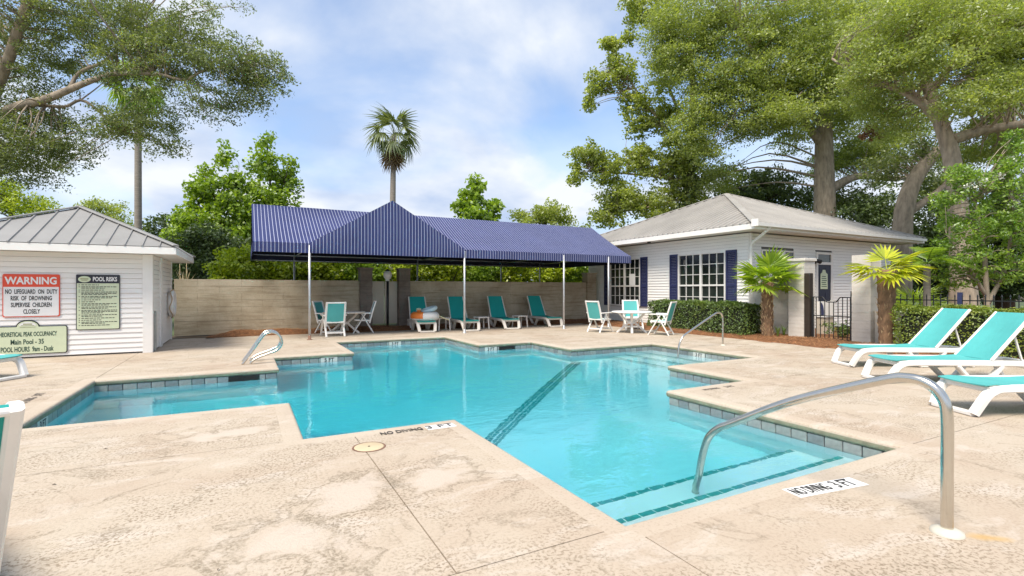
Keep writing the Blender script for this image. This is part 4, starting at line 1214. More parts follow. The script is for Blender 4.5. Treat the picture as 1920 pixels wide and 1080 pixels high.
# ------------------------------------------------------------------ furniture
def make_lounger(fabric, resin, back=48.0):
    """foot end at the origin, head towards +X"""
    root = thing('sun_lounger', None, 'sun lounger')
    # frame: side rails, cross bars
    f = MB()
    for s in (-1, 1):
        f.beam(smooth_path([(0.02, s*0.29, 0.29), (0.25, s*0.30, 0.315), (0.9, s*0.30, 0.315), (1.7, s*0.30, 0.31), (2.08, s*0.28, 0.29)], 3), 0.055, 0.085)
    for x in (0.05, 0.95, 1.42, 2.06):
        f.beam([(x, -0.30, 0.30), (x, 0.30, 0.30)], 0.06, 0.07)
    f.build('frame', resin, root)
    # foot end: two raked legs and a floor bar
    for s in (-1, 1):
        MB().beam(smooth_path([(0.10, s*0.285, 0.30), (0.0, s*0.285, 0.24), (-0.10, s*0.255, 0.06), (-0.12, s*0.25, 0.025)], 3), 0.085, 0.10, up=(0,1,0)).build('leg', resin, root)
    MB().beam([(-0.12, -0.25, 0.028), (-0.12, 0.25, 0.028)], 0.07, 0.052).build('foot_bar', resin, root)
    # side legs: splayed pairs with a floor runner
    for s in (-1, 1):
        MB().beam(smooth_path([(0.86, s*0.29, 0.28), (0.96, s*0.28, 0.17), (1.10, s*0.27, 0.02)], 3), 0.055, 0.095, up=(0,1,0)).build('leg', resin, root)
        MB().beam(smooth_path([(1.50, s*0.29, 0.28), (1.42, s*0.28, 0.17), (1.28, s*0.27, 0.02)], 3), 0.055, 0.095, up=(0,1,0)).build('leg', resin, root)
        MB().beam([(1.09, s*0.27, 0.025), (1.29, s*0.27, 0.025)], 0.05, 0.04).build('runner', resin, root)
        MB().beam(smooth_path([(1.80, s*0.28, 0.28), (1.92, s*0.28, 0.22), (2.02, s*0.26, 0.02)], 3), 0.05, 0.08, up=(0,1,0)).build('leg', resin, root)
    # seat sling with rolled foot edge
    rows = []
    for x in np.linspace(-0.03, 1.34, 12):
        z = 0.372 - 0.025*math.sin(math.pi*max(0, min(1, x/1.34))) if x > 0.0 else 0.355
        rows.append([(x, y, z - 0.012*math.cos(y/0.3*math.pi/2)) for y in np.linspace(-0.30, 0.30, 7)])
    mb = MB(); m_ = 7
    vs_ = [p for r_ in rows for p in r_]; k = len(vs_)
    vs_ += [(p[0], p[1], p[2]-0.012) for p in vs_]
    fs = []
    for i in range(len(rows)-1):
        for j in range(m_-1):
            fs.append((i*m_+j, i*m_+j+1, (i+1)*m_+j+1, (i+1)*m_+j)); fs.append((k+i*m_+j, k+(i+1)*m_+j, k+(i+1)*m_+j+1, k+i*m_+j+1))
    for i in range(len(rows)-1):
        for j in (0, m_-1): fs.append((i*m_+j, (i+1)*m_+j, k+(i+1)*m_+j, k+i*m_+j))
    for j in range(m_-1):
        for i in (0, len(rows)-1): fs.append((i*m_+j, i*m_+j+1, k+i*m_+j+1, k+i*m_+j))
    mb.add(vs_, fs, False); mb.build('seat_sling', fabric, root)
    # backrest
    a = R(back); h = Vector((1.33, 0, 0.365)); d = Vector((math.cos(a), 0, math.sin(a))); nn = Vector((-math.sin(a), 0, math.cos(a)))
    Lb = 0.92
    rows = []
    for t in np.linspace(0.0, 1, 8):
        w = 0.30 - 0.025*t
        sgg = 0.03*math.sin(math.pi*t)
        top = 0.03*max(0, (t-0.85)/0.15)
        rows.append([tuple(h + d*(Lb*t) + Vector((0, y, 0)) - nn*(sgg*math.cos(y/w*math.pi/2)) ) for y in np.linspace(-w, w, 7)])
    vs_ = [p for r_ in rows for p in r_]; k = len(vs_)
    vs_ += [tuple(Vector(p) - nn*0.014) for p in vs_]
    fs = []
    for i in range(len(rows)-1):
        for j in range(m_-1):
            fs.append((i*m_+j, i*m_+j+1, (i+1)*m_+j+1, (i+1)*m_+j)); fs.append((k+i*m_+j, k+(i+1)*m_+j, k+(i+1)*m_+j+1, k+i*m_+j+1))
        for j in (0, m_-1): fs.append((i*m_+j, (i+1)*m_+j, k+(i+1)*m_+j, k+i*m_+j))
    for j in range(m_-1):
        for i in (0, len(rows)-1): fs.append((i*m_+j, i*m_+j+1, k+i*m_+j+1, k+i*m_+j))
    MB().add(vs_, fs, False).build('backrest_sling', fabric, root)
    br = MB()
    for s in (-1, 1):
        br.beam([h + Vector((0, s*0.312, 0)) - nn*0.012, h + d*Lb + Vector((0, s*0.287, 0)) - nn*0.012], 0.042, 0.04, up=(0,1,0))
    br.beam([h + d*(Lb-0.01) + Vector((0,-0.28,0)) - nn*0.02, h + d*(Lb-0.01) + Vector((0,0.28,0)) - nn*0.02], 0.022, 0.024, up=tuple(nn))
    br.build('backrest_frame', resin, root)
    pr = h + d*0.55
    for s in (-1, 1):
        MB().beam([tuple(pr + Vector((0, s*0.24, 0)) - nn*0.03), (1.33 + 0.52, s*0.24, 0.31)], 0.022, 0.03, up=(0,1,0)).build('prop', resin, root)
    return root

lg_sun = make_lounger(M['sling'], M['white_resin'])
def put(o, x, y, rz, label, group):
    o.location = (x, y, 0); o.rotation_euler = (0, 0, rz); tag(o, label, None, group); return o
def cam_dir(ax, ad):
    """a heading given as (right, ahead) of the eye, in world axes"""
    c, s = math.cos(TH), math.sin(TH)
    return math.atan2(-ax*s + ad*c, ax*c + ad*s)
GS = 'loungers on the open deck'
P = W(960+940*6.25/9.3, 543, 9.3)
put(lg_sun, P.x, P.y, cam_dir(1, -0.02), 'aqua sling lounger nearest the yellow palm and hedge, farthest of the right-hand three', GS)
def again(src, px, D, rz, label, group=GS, x=None):
    o = copy_tree(src)
    q = W(px, 543, D)
    return put(o, q.x, q.y, rz, label, group)
again(lg_sun, 960+940*5.72/7.72, 7.72, cam_dir(1, -0.03), 'aqua sling lounger in the middle of the right-hand three by the clipped hedge')
again(lg_sun, 960+940*5.20/5.78, 5.78, cam_dir(1, 0.02), 'aqua sling lounger cut by the picture edge, directly behind the large steel handrail')
again(lg_sun, 960-940*7.90/7.75, 7.75, cam_dir(-1, 0.05), 'white lounger foot showing below the occupancy sign')
q = W(960-940*3.155/2.38, 543, 2.38)
lg_teal = make_lounger(M['slingshade'], M['white_resin'], 50)
put(lg_teal, q.x, q.y, cam_dir(0.8, -0.6), 'large close lounger backrest at the near left corner of the pool', GS)

lg_shade = make_lounger(M['slingshade'], M['white_resin_old'], 58)
GC = 'loungers under the canopy'
spots = [(5.26, 15.86, 'shaded aqua lounger under the canopy carrying the inflatable rings'), (6.72, 15.62, 'shaded aqua lounger right behind the middle canopy pole'),
         (8.33, 15.72, 'shaded aqua lounger between two white side tables, third from the rings'), (10.25, 15.88, 'shaded aqua lounger under the canopy closest to the clubhouse')]
for k, (x, y, lb) in enumerate(spots):
    o = lg_shade if k == 0 else copy_tree(lg_shade)
    put(o, x, y, R(90-7+2*(k % 2)), lb, GC)
# inflatables on the first of them
pf = thing('pool_ring', 'large white inflatable ring with an orange patch lying on a lounger', 'pool float', (5.36, 16.35, 0.48))
path = [(5.36+0.34*math.cos(a), 16.35+0.34*math.sin(a), 0.50) for a in np.linspace(0, 2*math.pi, 33)]
MB().tube(path, 0.15, 14, caps=False).build('ring', M['floatwhite'], pf)
path = [(5.36+0.341*math.cos(a), 16.35+0.341*math.sin(a), 0.508) for a in np.linspace(R(165), R(245), 12)]
MB().tube(path, 0.152, 14).build('orange_patch', M['floatorange'], pf)
pf2 = thing('swim_ring', 'small pale blue swim ring resting on the large white ring', 'pool float', (5.5, 16.42, 0.7))
path = [(5.52+0.22*math.cos(a), 16.42+0.22*math.sin(a), 0.715+0.07*math.cos(a)) for a in np.linspace(0, 2*math.pi, 29)]
MB().tube(path, 0.075, 12, caps=False).build('ring', M['floatblue'], pf2)
pf3 = thing('green_toy', 'small green and orange pool toy behind the rings', 'toy', (5.22, 16.5, 0.66))
MB().lathe([(0, -0.06), (0.07, -0.05), (0.1, 0), (0.08, 0.05), (0, 0.07)], (5.2, 16.52, 0.71), 12).build('toy_body', M['signgreen'], pf3)
MB().lathe([(0, -0.05), (0.05, -0.04), (0.07, 0), (0.05, 0.04), (0, 0.05)], (5.15, 16.36, 0.68), 12).build('toy_head', M['floatorange'], pf3)
kb = thing('kickboard', 'pale yellow kickboard sloping from the rings to a side table', 'kickboard', (5.85, 16.3, 0.5))
mb = MB(); A = [(5.60, 16.1, 0.60), (5.62, 16.5, 0.62), (6.15, 16.42, 0.40), (6.13, 16.12, 0.38)]
mb.add(A + [(a, b, c-0.035) for a, b, c in A], [(0,3,2,1),(4,5,6,7),(0,1,5,4),(1,2,6,5),(2,3,7,6),(3,0,4,7)]); mb.build('board', M['floatyellow'], kb)

# side tables
def make_side_table():
    r = thing('side_table', None, 'side table')
    MB().cbox((-0.22, -0.22, 0.40), (0.22, 0.22, 0.435), 0.012).build('table_top', M['white_resin_old'], r)
    for sx in (-1, 1):
        for sy in (-1, 1):
            MB().beam([(sx*0.18, sy*0.18, 0.40), (sx*0.205, sy*0.205, 0.0)], 0.045, 0.045, up=(0,1,0)).build('leg', M['white_resin_old'], r)
    return r
st0 = make_side_table()
for k, (x, y, lb) in enumerate(((6.02, 16.45, 'white side table beside the lounger with the rings'), (7.45, 16.35, 'white side table right of the middle canopy pole'), (9.05, 16.4, 'white side table left of the lounger closest to the clubhouse'))):
    o = st0 if k == 0 else copy_tree(st0)
    put(o, x, y, R(3*k), lb, 'side tables between the loungers')
# folding chairs: facing +Y
def make_chair(fabric, resin):
    r = thing('patio_chair', None, 'chair')
    HB = 1.03
    # back posts run from the seat rear up
    p0, p1 = Vector((0, -0.20, 0.36)), Vector((0, -0.38, HB))
    fr = MB()
    for s in (-1, 1):
        fr.beam(smooth_path([p0 + Vector((s*0.265, 0.02, -0.04)), p0.lerp(p1, 0.5) + Vector((s*0.268, 0.015, 0)), p1 + Vector((s*0.262, 0, 0))], 3), 0.045, 0.06, up=(1,0,0))
    fr.beam([p1 + Vector((-0.25, 0.0, -0.02)), p1 + Vector((0.25, 0.0, -0.02))], 0.035, 0.045)
    fr.beam([p0.lerp(p1, 0.10) + Vector((-0.25, 0.0, 0)), p0.lerp(p1, 0.10) + Vector((0.25, 0.0, 0))], 0.03, 0.05)
    fr.build('back_frame', resin, r)
    rows = []
    for t in np.linspace(0.12, 0.975, 7):
        p = p0.lerp(p1, t)
        rows.append([(x, p.y - 0.015*math.cos(x/0.24*math.pi/2), p.z) for x in np.linspace(-0.243, 0.243, 6)])
    def thick(rows, off):
        m_ = len(rows[0]); vs_ = [p for q in rows for p in q]; k = len(vs_)
        vs_ += [(p[0]+off[0], p[1]+off[1], p[2]+off[2]) for p in vs_]; fs = []
        for i in range(len(rows)-1):
            for j in range(m_-1):
                fs.append((i*m_+j, i*m_+j+1, (i+1)*m_+j+1, (i+1)*m_+j)); fs.append((k+i*m_+j, k+(i+1)*m_+j, k+(i+1)*m_+j+1, k+i*m_+j+1))
            for j in (0, m_-1): fs.append((i*m_+j, (i+1)*m_+j, k+(i+1)*m_+j, k+i*m_+j))
        for j in range(m_-1):
            for i in (0, len(rows)-1): fs.append((i*m_+j, i*m_+j+1, k+i*m_+j+1, k+i*m_+j))
        return MB().add(vs_, fs, False)
    thick(rows, (0, 0.010, 0)).build('backrest_sling', fabric, r)
    rows = [[(x, y, 0.425 - 0.02*math.cos(x/0.24*math.pi/2) + 0.02*(y+0.2)) for x in np.linspace(-0.243, 0.243, 6)] for y in np.linspace(-0.20, 0.25, 6)]
    thick(rows, (0, 0, -0.010)).build('seat_sling', fabric, r)
    sf = MB()
    for s in (-1, 1): sf.beam([(s*0.26, -0.22, 0.405), (s*0.26, 0.27, 0.42)], 0.035, 0.05)
    sf.beam([(-0.25, 0.265, 0.42), (0.25, 0.265, 0.42)], 0.04, 0.05)
    sf.build('seat_frame', resin, r)
    for s in (-1, 1):
        MB().beam(smooth_path([(s*0.30, -0.27, 0.635), (s*0.305, -0.05, 0.64), (s*0.30, 0.22, 0.645), (s*0.295, 0.27, 0.635)], 3), 0.065, 0.035).build('armrest', resin, r)
        MB().beam([(s*0.297, -0.05, 0.625), (s*0.297, 0.33, 0.0)], 0.035, 0.055, up=(1,0,0)).build('leg', resin, r)
        MB().beam([(s*0.262, 0.06, 0.625), (s*0.262, -0.30, 0.0)], 0.035, 0.055, up=(1,0,0)).build('leg', resin, r)
    MB().beam([(-0.28, 0.26, 0.115), (0.28, 0.26, 0.115)], 0.03, 0.045).build('stretcher', resin, r)
    MB().beam([(-0.245, -0.24, 0.115), (0.245, -0.24, 0.115)], 0.03, 0.045).build('stretcher', resin, r)
    return r
def make_table(resin):
    r = thing('patio_table', None, 'table')
    MB().lathe([(0, 0.70), (0.60, 0.70), (0.635, 0.695), (0.65, 0.68), (0.645, 0.655), (0.62, 0.648), (0.60, 0.66), (0, 0.665)], (0,0,0), 40).build('table_top', resin, r)
    for k in range(4):
        a = R(45+90*k); c, s = math.cos(a), math.sin(a)
        pts = [(0.42, 0.655), (0.30, 0.52), (0.13, 0.36), (0.13, 0.30), (0.30, 0.15), (0.47, 0.0)]
        MB().beam(smooth_path([(c*q, s*q, z) for q, z in pts], 4), 0.065, 0.075, up=(-s, c, 0)).build('leg', resin, r)
    MB().lathe([(0, 0.28), (0.12, 0.28), (0.14, 0.30), (0.14, 0.36), (0.12, 0.38), (0, 0.38)], (0,0,0), 16).build('hub', resin, r)
    return r
tb = make_table(M['white_resin_old']); put(tb, 2.80, 16.72, R(20), 'round white patio table under the left end of the canopy', 'patio tables')
tb2 = make_table(M['white_resin']); put(tb2, 11.10, 12.58, R(5), 'round white patio table in front of the clubhouse', 'patio tables')
ch = make_chair(M['sling'], M['white_resin']); 
GH = 'chairs at the shaded table'
put(ch, 2.34, 15.86, R(4), 'teal chair with its back to the pool at the shaded table', GH)
put(copy_tree(ch), 2.36, 17.15, R(-128), 'teal chair left of the shaded table, close to the first canopy pole', GH)
put(copy_tree(ch), 3.40, 16.75, R(82), 'teal chair right of the shaded table in front of the beige gate', GH)
ch2 = make_chair(M['sling'], M['white_resin'])
GH2 = 'chairs at the table by the clubhouse'
put(ch2, 10.35, 13.30, R(-118), 'aqua chair in side view left of the clubhouse table', GH2)
put(copy_tree(ch2), 11.95, 13.50, R(152), 'aqua chair behind the clubhouse table below the gridded window', GH2)
put(copy_tree(ch2), 11.40, 11.55, R(28), 'aqua chair right of the clubhouse table in front of the hedge', GH2)
bpy.data.objects['patio_chair.003'].rotation_euler.z = R(-78)
# ------------------------------------------------------------------ vegetation
def leaf_mesh(name, pos, nrm, size, mat, aspect=0.5, parent=None):
    """one four-cornered leaf per point"""
    n_ = len(pos)
    nrm = nrm / (np.linalg.norm(nrm, axis=1, keepdims=True)+1e-9)
    rv = rng.normal(size=(n_, 3))
    t = np.cross(nrm, rv); t /= (np.linalg.norm(t, axis=1, keepdims=True)+1e-9)
    b = np.cross(nrm, t)
    L = (size*rng.uniform(0.7, 1.3, n_))[:, None]
    w = L*aspect
    v = np.empty((n_, 4, 3))
    v[:, 0] = pos - t*L*0.5; v[:, 1] = pos + b*w*0.5 + nrm*L*0.06 - t*L*0.06; v[:, 2] = pos + t*L*0.5; v[:, 3] = pos - b*w*0.5 + nrm*L*0.06 - t*L*0.06
    me = bpy.data.meshes.new(name)
    me.vertices.add(n_*4); me.vertices.foreach_set('co', v.reshape(-1).astype(np.float32))
    me.loops.add(n_*4); me.loops.foreach_set('vertex_index', np.arange(n_*4, dtype=np.int32))
    me.polygons.add(n_); me.polygons.foreach_set('loop_start', np.arange(0, n_*4, 4, dtype=np.int32))
    try: me.polygons.foreach_set('loop_total', np.full(n_, 4, dtype=np.int32))
    except Exception: pass
    me.materials.append(mat)
    me.update(calc_edges=True)
    return me

def in_ball(n_):
    p = rng.normal(size=(n_, 3)); p /= np.linalg.norm(p, axis=1, keepdims=True)
    return p * (rng.uniform(0, 1, n_)[:, None] ** (1/2.2))

def tree(name, label, cat, base, limbs, blobs, mat, bark, leaf=0.14, clump=0.55, per=55, dens=1.0, group=None, twig=0.35, flat=0.7, aspect=0.5, droop=0.0, trunk_seg=10, spray=0.0):
    """limbs: lists of (x, y, z, radius); blobs: (centre, (rx, ry, rz), clumps). Trunk and limbs are tapered tubes, thin
    branches reach from the nearest limb to the clumps, leaves fill the clumps."""
    root = thing(name, label, cat, base, 0, group)
    tr = MB(); nodes = []
    for k, lm in enumerate(limbs):
        pts = smooth_path([p[:3] for p in lm], 5)
        rr = np.interp(np.linspace(0, len(lm)-1, len(pts)), range(len(lm)), [p[3] for p in lm])
        tr.tube(pts, [float(r_) for r_ in rr], trunk_seg if k == 0 else 7)
        nodes += [(Vector(p), float(r_)) for p, r_ in zip(pts, rr)]
    C, Rr = [], []
    for (c, r3, k) in blobs:
        k = max(1, int(k*dens)); q = in_ball(k)
        C.append(np.array(c)[None, :] + q*np.array(r3)[None, :]); Rr.append(clump*rng.uniform(0.6, 1.35, k))
    C = np.concatenate(C); Rr = np.concatenate(Rr)
    br = MB()
    if nodes:
        NP = np.array([tuple(p) for p, _ in nodes])
        for c in C[rng.random(len(C)) < twig]:
            cc = c.copy(); d2 = ((NP-cc)**2).sum(1) + np.maximum(0, NP[:, 2]-cc[2])*3
            i = int(np.argmin(d2)); a = nodes[i][0]; cv = Vector(cc)
            mid = a.lerp(cv, 0.5) + Vector((0, 0, 0.12*(cv-a).length)) + Vector(rng.normal(size=3)*0.08*(cv-a).length)
            r0 = min(nodes[i][1]*0.6, 0.012+0.012*(cv-a).length)
            br.tube(smooth_path([a, mid, cv], 3), list(np.linspace(r0, 0.006, 7)), 5, caps=False)
    cnt = np.maximum(6, (per*(Rr/clump)**2).astype(int))
    idx = np.repeat(np.arange(len(C)), cnt)
    q = in_ball(len(idx)); off = q*Rr[idx][:, None]*np.array([1, 1, flat])
    pos = C[idx] + off
    if spray:
        an = rng.uniform(0, 2*np.pi, len(C)); tl = rng.normal(size=len(C))*0.22-0.12
        ax = np.stack([np.cos(an), np.sin(an), tl], 1); bx_ = np.stack([-np.sin(an), np.cos(an), rng.normal(size=len(C))*0.25], 1); nx_ = np.cross(ax, bx_)
        ln_ = rng.uniform(1.1, 2.0, len(C))*spray
        off = (ax[idx]*(q[:, :1]*ln_[idx][:, None]) + bx_[idx]*q[:, 1:2]*0.85 + nx_[idx]*q[:, 2:3]*flat)*Rr[idx][:, None]
        off[:, 2] -= 0.22*(q[:, 0]**2)*Rr[idx]*ln_[idx]
        pos = C[idx] + off
    if droop: pos[:, 2] -= droop*(off[:, 0]**2+off[:, 1]**2)/Rr[idx]
    nr = q*0.5 + rng.normal(size=(len(idx), 3))*0.7 + np.array([0, 0, 0.3])
    b = Vector(base)
    if tr.v: tr.build('trunk', bark, root)
    if br.v:
        o_ = br.build('branches', bark, root); o_['kind'] = 'stuff'
    link_mesh('crown', leaf_mesh('crown', pos - np.array(base)[None, :], nr, leaf, mat, aspect), root)
    return root
def blob(px, py, D, rx, ry, k, dz=None):
    """a mass of foliage D metres ahead; rx, ry in photograph pixels"""
    c = W(px, py, D); s = D/940
    return (tuple(c), (rx*s, (dz if dz else rx*s), ry*s), k)
def limb(*pts):
    o = []
    for px, py, D, r in pts:
        p = W(px, py, D); o.append((p.x, p.y, p.z, r))
    return o
def gbase(px, D):
    p = W(px, 543, D); return (p.x, p.y, 0.0)

# --- oak overhanging from the left
b0 = gbase(-160, 17.0)
tree('oak_tree', 'big dark oak whose limbs reach in over the shed at upper left', 'tree', b0,
     [[(b0[0], b0[1], -0.1, 0.5)] + limb((-150, 420, 17, 0.40), (-60, 260, 16.5, 0.28), (0, 150, 16, 0.155), (30, 70, 15.6, 0.145), (60, -30, 15.2, 0.13), (70, -160, 15, 0.1)),
      limb((-100, 330, 16.6, 0.30), (0, 218, 16, 0.155), (90, 185, 15.6, 0.12), (170, 152, 15.4, 0.085), (220, 138, 15.2, 0.062), (300, 140, 15, 0.045), (345, 150, 15, 0.04), (385, 132, 15, 0.03), (450, 120, 15, 0.015)),
      limb((130, 168, 15.5, 0.07), (150, 135, 15.7, 0.05), (200, 112, 16, 0.04), (250, 60, 16.3, 0.04)),
      limb((60, 195, 15.8, 0.07), (120, 200, 16, 0.045), (160, 190, 16.3, 0.045), (230, 250, 16, 0.03))],
     [blob(30, 60, 16, 110, 110, 90), blob(150, 30, 16, 110, 60, 65), blob(255, 60, 15.5, 80, 60, 62), blob(355, 40, 15, 70, 60, 22), blob(330, 105, 15, 80, 50, 40),
      blob(430, 120, 15, 70, 55, 48), blob(490, 140, 15, 45, 60, 26), blob(250, 130, 15.3, 75, 60, 46), blob(270, 230, 15.4, 65, 45, 34), blob(210, 225, 15.6, 60, 40, 20),
      blob(60, 250, 16, 100, 75, 78), blob(20, 300, 16, 90, 55, 56), blob(110, 290, 16, 60, 45, 22), blob(30, 190, 16.5, 70, 50, 26), blob(110, 110, 16.5, 80, 60, 26), blob(310, 275, 15.4, 40, 18, 7), blob(370, 190, 15.2, 80, 35, 18), blob(450, 190, 15, 50, 25, 9), blob(-60, 150, 16.5, 90, 200, 60), blob(200, -60, 15.5, 260, 60, 60)],
     M['oak'], M['trunk'], leaf=0.088, clump=0.33, per=80, dens=1.6, twig=0.25, flat=0.42, aspect=0.42, spray=0.9)

# --- left background
b = gbase(20, 32); tree('yellow_green_tree', 'yellowish tree rising behind the left end of the shed roof', 'tree', b, [[(b[0], b[1], -0.1, 0.25)] + limb((20, 440, 32, 0.2), (25, 380, 32, 0.1))],
     [blob(10, 385, 32, 75, 40, 60), blob(55, 385, 32, 35, 22, 18), blob(5, 360, 32, 40, 28, 20)], M['shrub'], M['trunkd'], leaf=0.17, clump=0.55, per=60)
b = gbase(188, 42); tree('olive_tree', 'small dull green crown peeking over the shed roof ridge', 'tree', b, [[(b[0], b[1], -0.1, 0.25)] + limb((188, 460, 42, 0.2), (188, 400, 42, 0.1))],
     [blob(185, 390, 42, 42, 20, 26), blob(225, 412, 42, 30, 12, 10), blob(185, 430, 42, 70, 25, 24)], M['syc'], M['trunkd'], leaf=0.22, clump=0.6, per=60)
for (px, D, lb, spikes, lows) in (
    (412, 23, 'leafy bright green young tree left of the striped canopy',
     [(385, 335, 16, 30), (417, 300, 14, 34), (362, 360, 14, 22), (445, 330, 16, 30), (400, 370, 34, 26), (440, 380, 30, 28), (425, 345, 22, 26), (360, 400, 22, 18)],
     [(400, 420, 60, 34), (440, 450, 56, 34), (370, 455, 50, 34), (460, 410, 26, 26)]),
    (510, 24, 'taller young tree standing just behind the canopy left end',
     [(500, 262, 11, 26), (503, 300, 20, 26), (540, 312, 14, 28), (546, 345, 18, 22), (515, 340, 30, 26), (480, 320, 16, 24), (474, 355, 18, 22), (525, 375, 40, 22), (490, 385, 34, 22)],
     [(510, 420, 50, 34), (490, 460, 46, 34)])):
    b = gbase(px, D)
    bl = [blob(x, y, D+random.uniform(-.5, .5), rx, ry, max(4, rx*ry/34)) for x, y, rx, ry in spikes+lows]
    tree('young_tree', lb, 'tree', b, [[(b[0], b[1], -0.1, 0.14)] + limb((px, 500, D, 0.11), (px, 400, D, 0.07), (spikes[0][0], spikes[0][1], D, 0.02)), limb((px, 450, D, 0.06), (spikes[3][0], spikes[3][1], D, 0.015)), limb((px, 470, D, 0.06), (spikes[2][0], spikes[2][1], D, 0.015))],
         bl, M['maple'], M['trunkd'], leaf=0.17, clump=0.40, per=34, dens=0.95, flat=0.7, aspect=0.75, group='young trees behind the canopy')
b = gbase(895, 27)
tree('young_tree', 'pointed bright green young tree peeking over the canopy ridge', 'tree', b, [[(b[0], b[1], -0.1, 0.12)] + limb((893, 460, 27, 0.09), (893, 345, 27, 0.02)), limb((893, 430, 27, 0.04), (865, 380, 27, 0.02)), limb((893, 430, 27, 0.04), (925, 390, 27, 0.02))],
     [blob(893, 350, 27, 11, 22, 9), blob(890, 378, 27, 24, 16, 14), blob(866, 368, 27, 12, 16, 7), blob(856, 385, 27, 9, 8, 4), blob(928, 388, 27, 9, 9, 5), blob(895, 405, 27, 42, 22, 30), blob(895, 450, 27, 60, 35, 30)], M['maple'], M['trunkd'], leaf=0.22, clump=0.42, per=40, aspect=0.75, group='young trees behind the canopy')
b = gbase(1022, 36)
tree('round_tree', 'loose rounded green tree behind the right half of the canopy', 'tree', b, [[(b[0], b[1], -0.1, 0.2)] + limb((1022, 470, 36, 0.16), (1022, 400, 36, 0.08))],
     [blob(1030, 398, 36, 34, 20, 26), blob(1000, 410, 36, 34, 14, 18), blob(970, 405, 36, 14, 7, 5), blob(1060, 412, 36, 26, 10, 10), blob(1030, 440, 36, 90, 26, 40)], M['syc'], M['trunkd'], leaf=0.22, clump=0.55, per=50)

# --- shrubs behind the back wall, one by one
sh = [(395, 470, 21, 75, 45, 'darkleaf', 'dark green shrub between the shed and the young trees'), (350, 440, 23, 40, 40, 'maple', 'leafy shrub beside the shed eave'),
      (455, 500, 20, 60, 34, 'shrub', 'yellow green shrub above the lit stretch of wall'), (540, 500, 20.6, 60, 32, 'shrub', 'yellow green shrub behind the first canopy pole'),
      (610, 498, 21.0, 50, 30, 'shrub', 'yellow green shrub left of the left dark pillar'), (680, 505, 21.3, 55, 32, 'maple', 'bright green shrub behind the beige gate'),
      (765, 498, 21.8, 58, 30, 'shrub', 'yellow green shrub right of the right dark pillar'), (835, 500, 22, 52, 30, 'shrub', 'yellow green shrub behind the middle canopy pole'),
      (905, 505, 22.3, 46, 30, 'maple', 'deep green shrub behind the third lounger'), (965, 500, 22.8, 50, 30, 'shrub', 'yellow green shrub above the third lounger'),
      (1030, 502, 23.2, 50, 28, 'shrub', 'yellow green shrub behind the third canopy pole'), (1090, 500, 23.8, 45, 30, 'maple', 'bright green shrub next to the clubhouse')]
for (px, py, D, rx, ry, mt, lb) in sh:
    if px > 420:                       # clear of the canopy: rooted 21.3 m up the Y axis
        D = 21.3/(math.cos(TH) - (px-960)/940*math.sin(TH))
    b = gbase(px, D)
    tree('garden_shrub', lb, 'shrub', b, [[(b[0], b[1], -0.05, 0.06)] + limb((px-3, 560, D, 0.05), (px+5, 500, D, 0.02)), limb((px, 560, D, 0.05), (px+rx*0.5, 500, D, 0.015)), limb((px, 560, D, 0.05), (px-rx*0.5, 500, D, 0.015))],
         [blob(px, py, D, rx, ry*1.1, int(rx*ry/17), 0.7), blob(px, py+35, D, rx, 30, int(rx*1.1), 0.6)], M[mt], M['trunkd'], leaf=0.13, clump=0.30, per=46, aspect=0.6, twig=0.2, group='shrubs behind the back wall')
# hedge row farther back that closes the view under the canopy
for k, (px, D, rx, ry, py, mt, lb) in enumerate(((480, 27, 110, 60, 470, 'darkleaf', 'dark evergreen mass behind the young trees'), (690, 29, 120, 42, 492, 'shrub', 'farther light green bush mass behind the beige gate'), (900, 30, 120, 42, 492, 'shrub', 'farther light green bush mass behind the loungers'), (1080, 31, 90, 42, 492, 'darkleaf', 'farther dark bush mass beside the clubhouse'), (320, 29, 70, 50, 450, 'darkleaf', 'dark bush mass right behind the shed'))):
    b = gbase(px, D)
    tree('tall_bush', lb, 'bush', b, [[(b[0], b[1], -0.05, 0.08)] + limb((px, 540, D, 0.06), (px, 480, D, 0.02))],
         [blob(px, py, D, rx, ry, int(rx*ry/22), 1.0), blob(px, 530, D, rx, 30, 60, 1.0)], M[mt], M['trunkd'], leaf=0.17, clump=0.45, per=48, aspect=0.6, twig=0.15, group='bush masses far behind the wall')

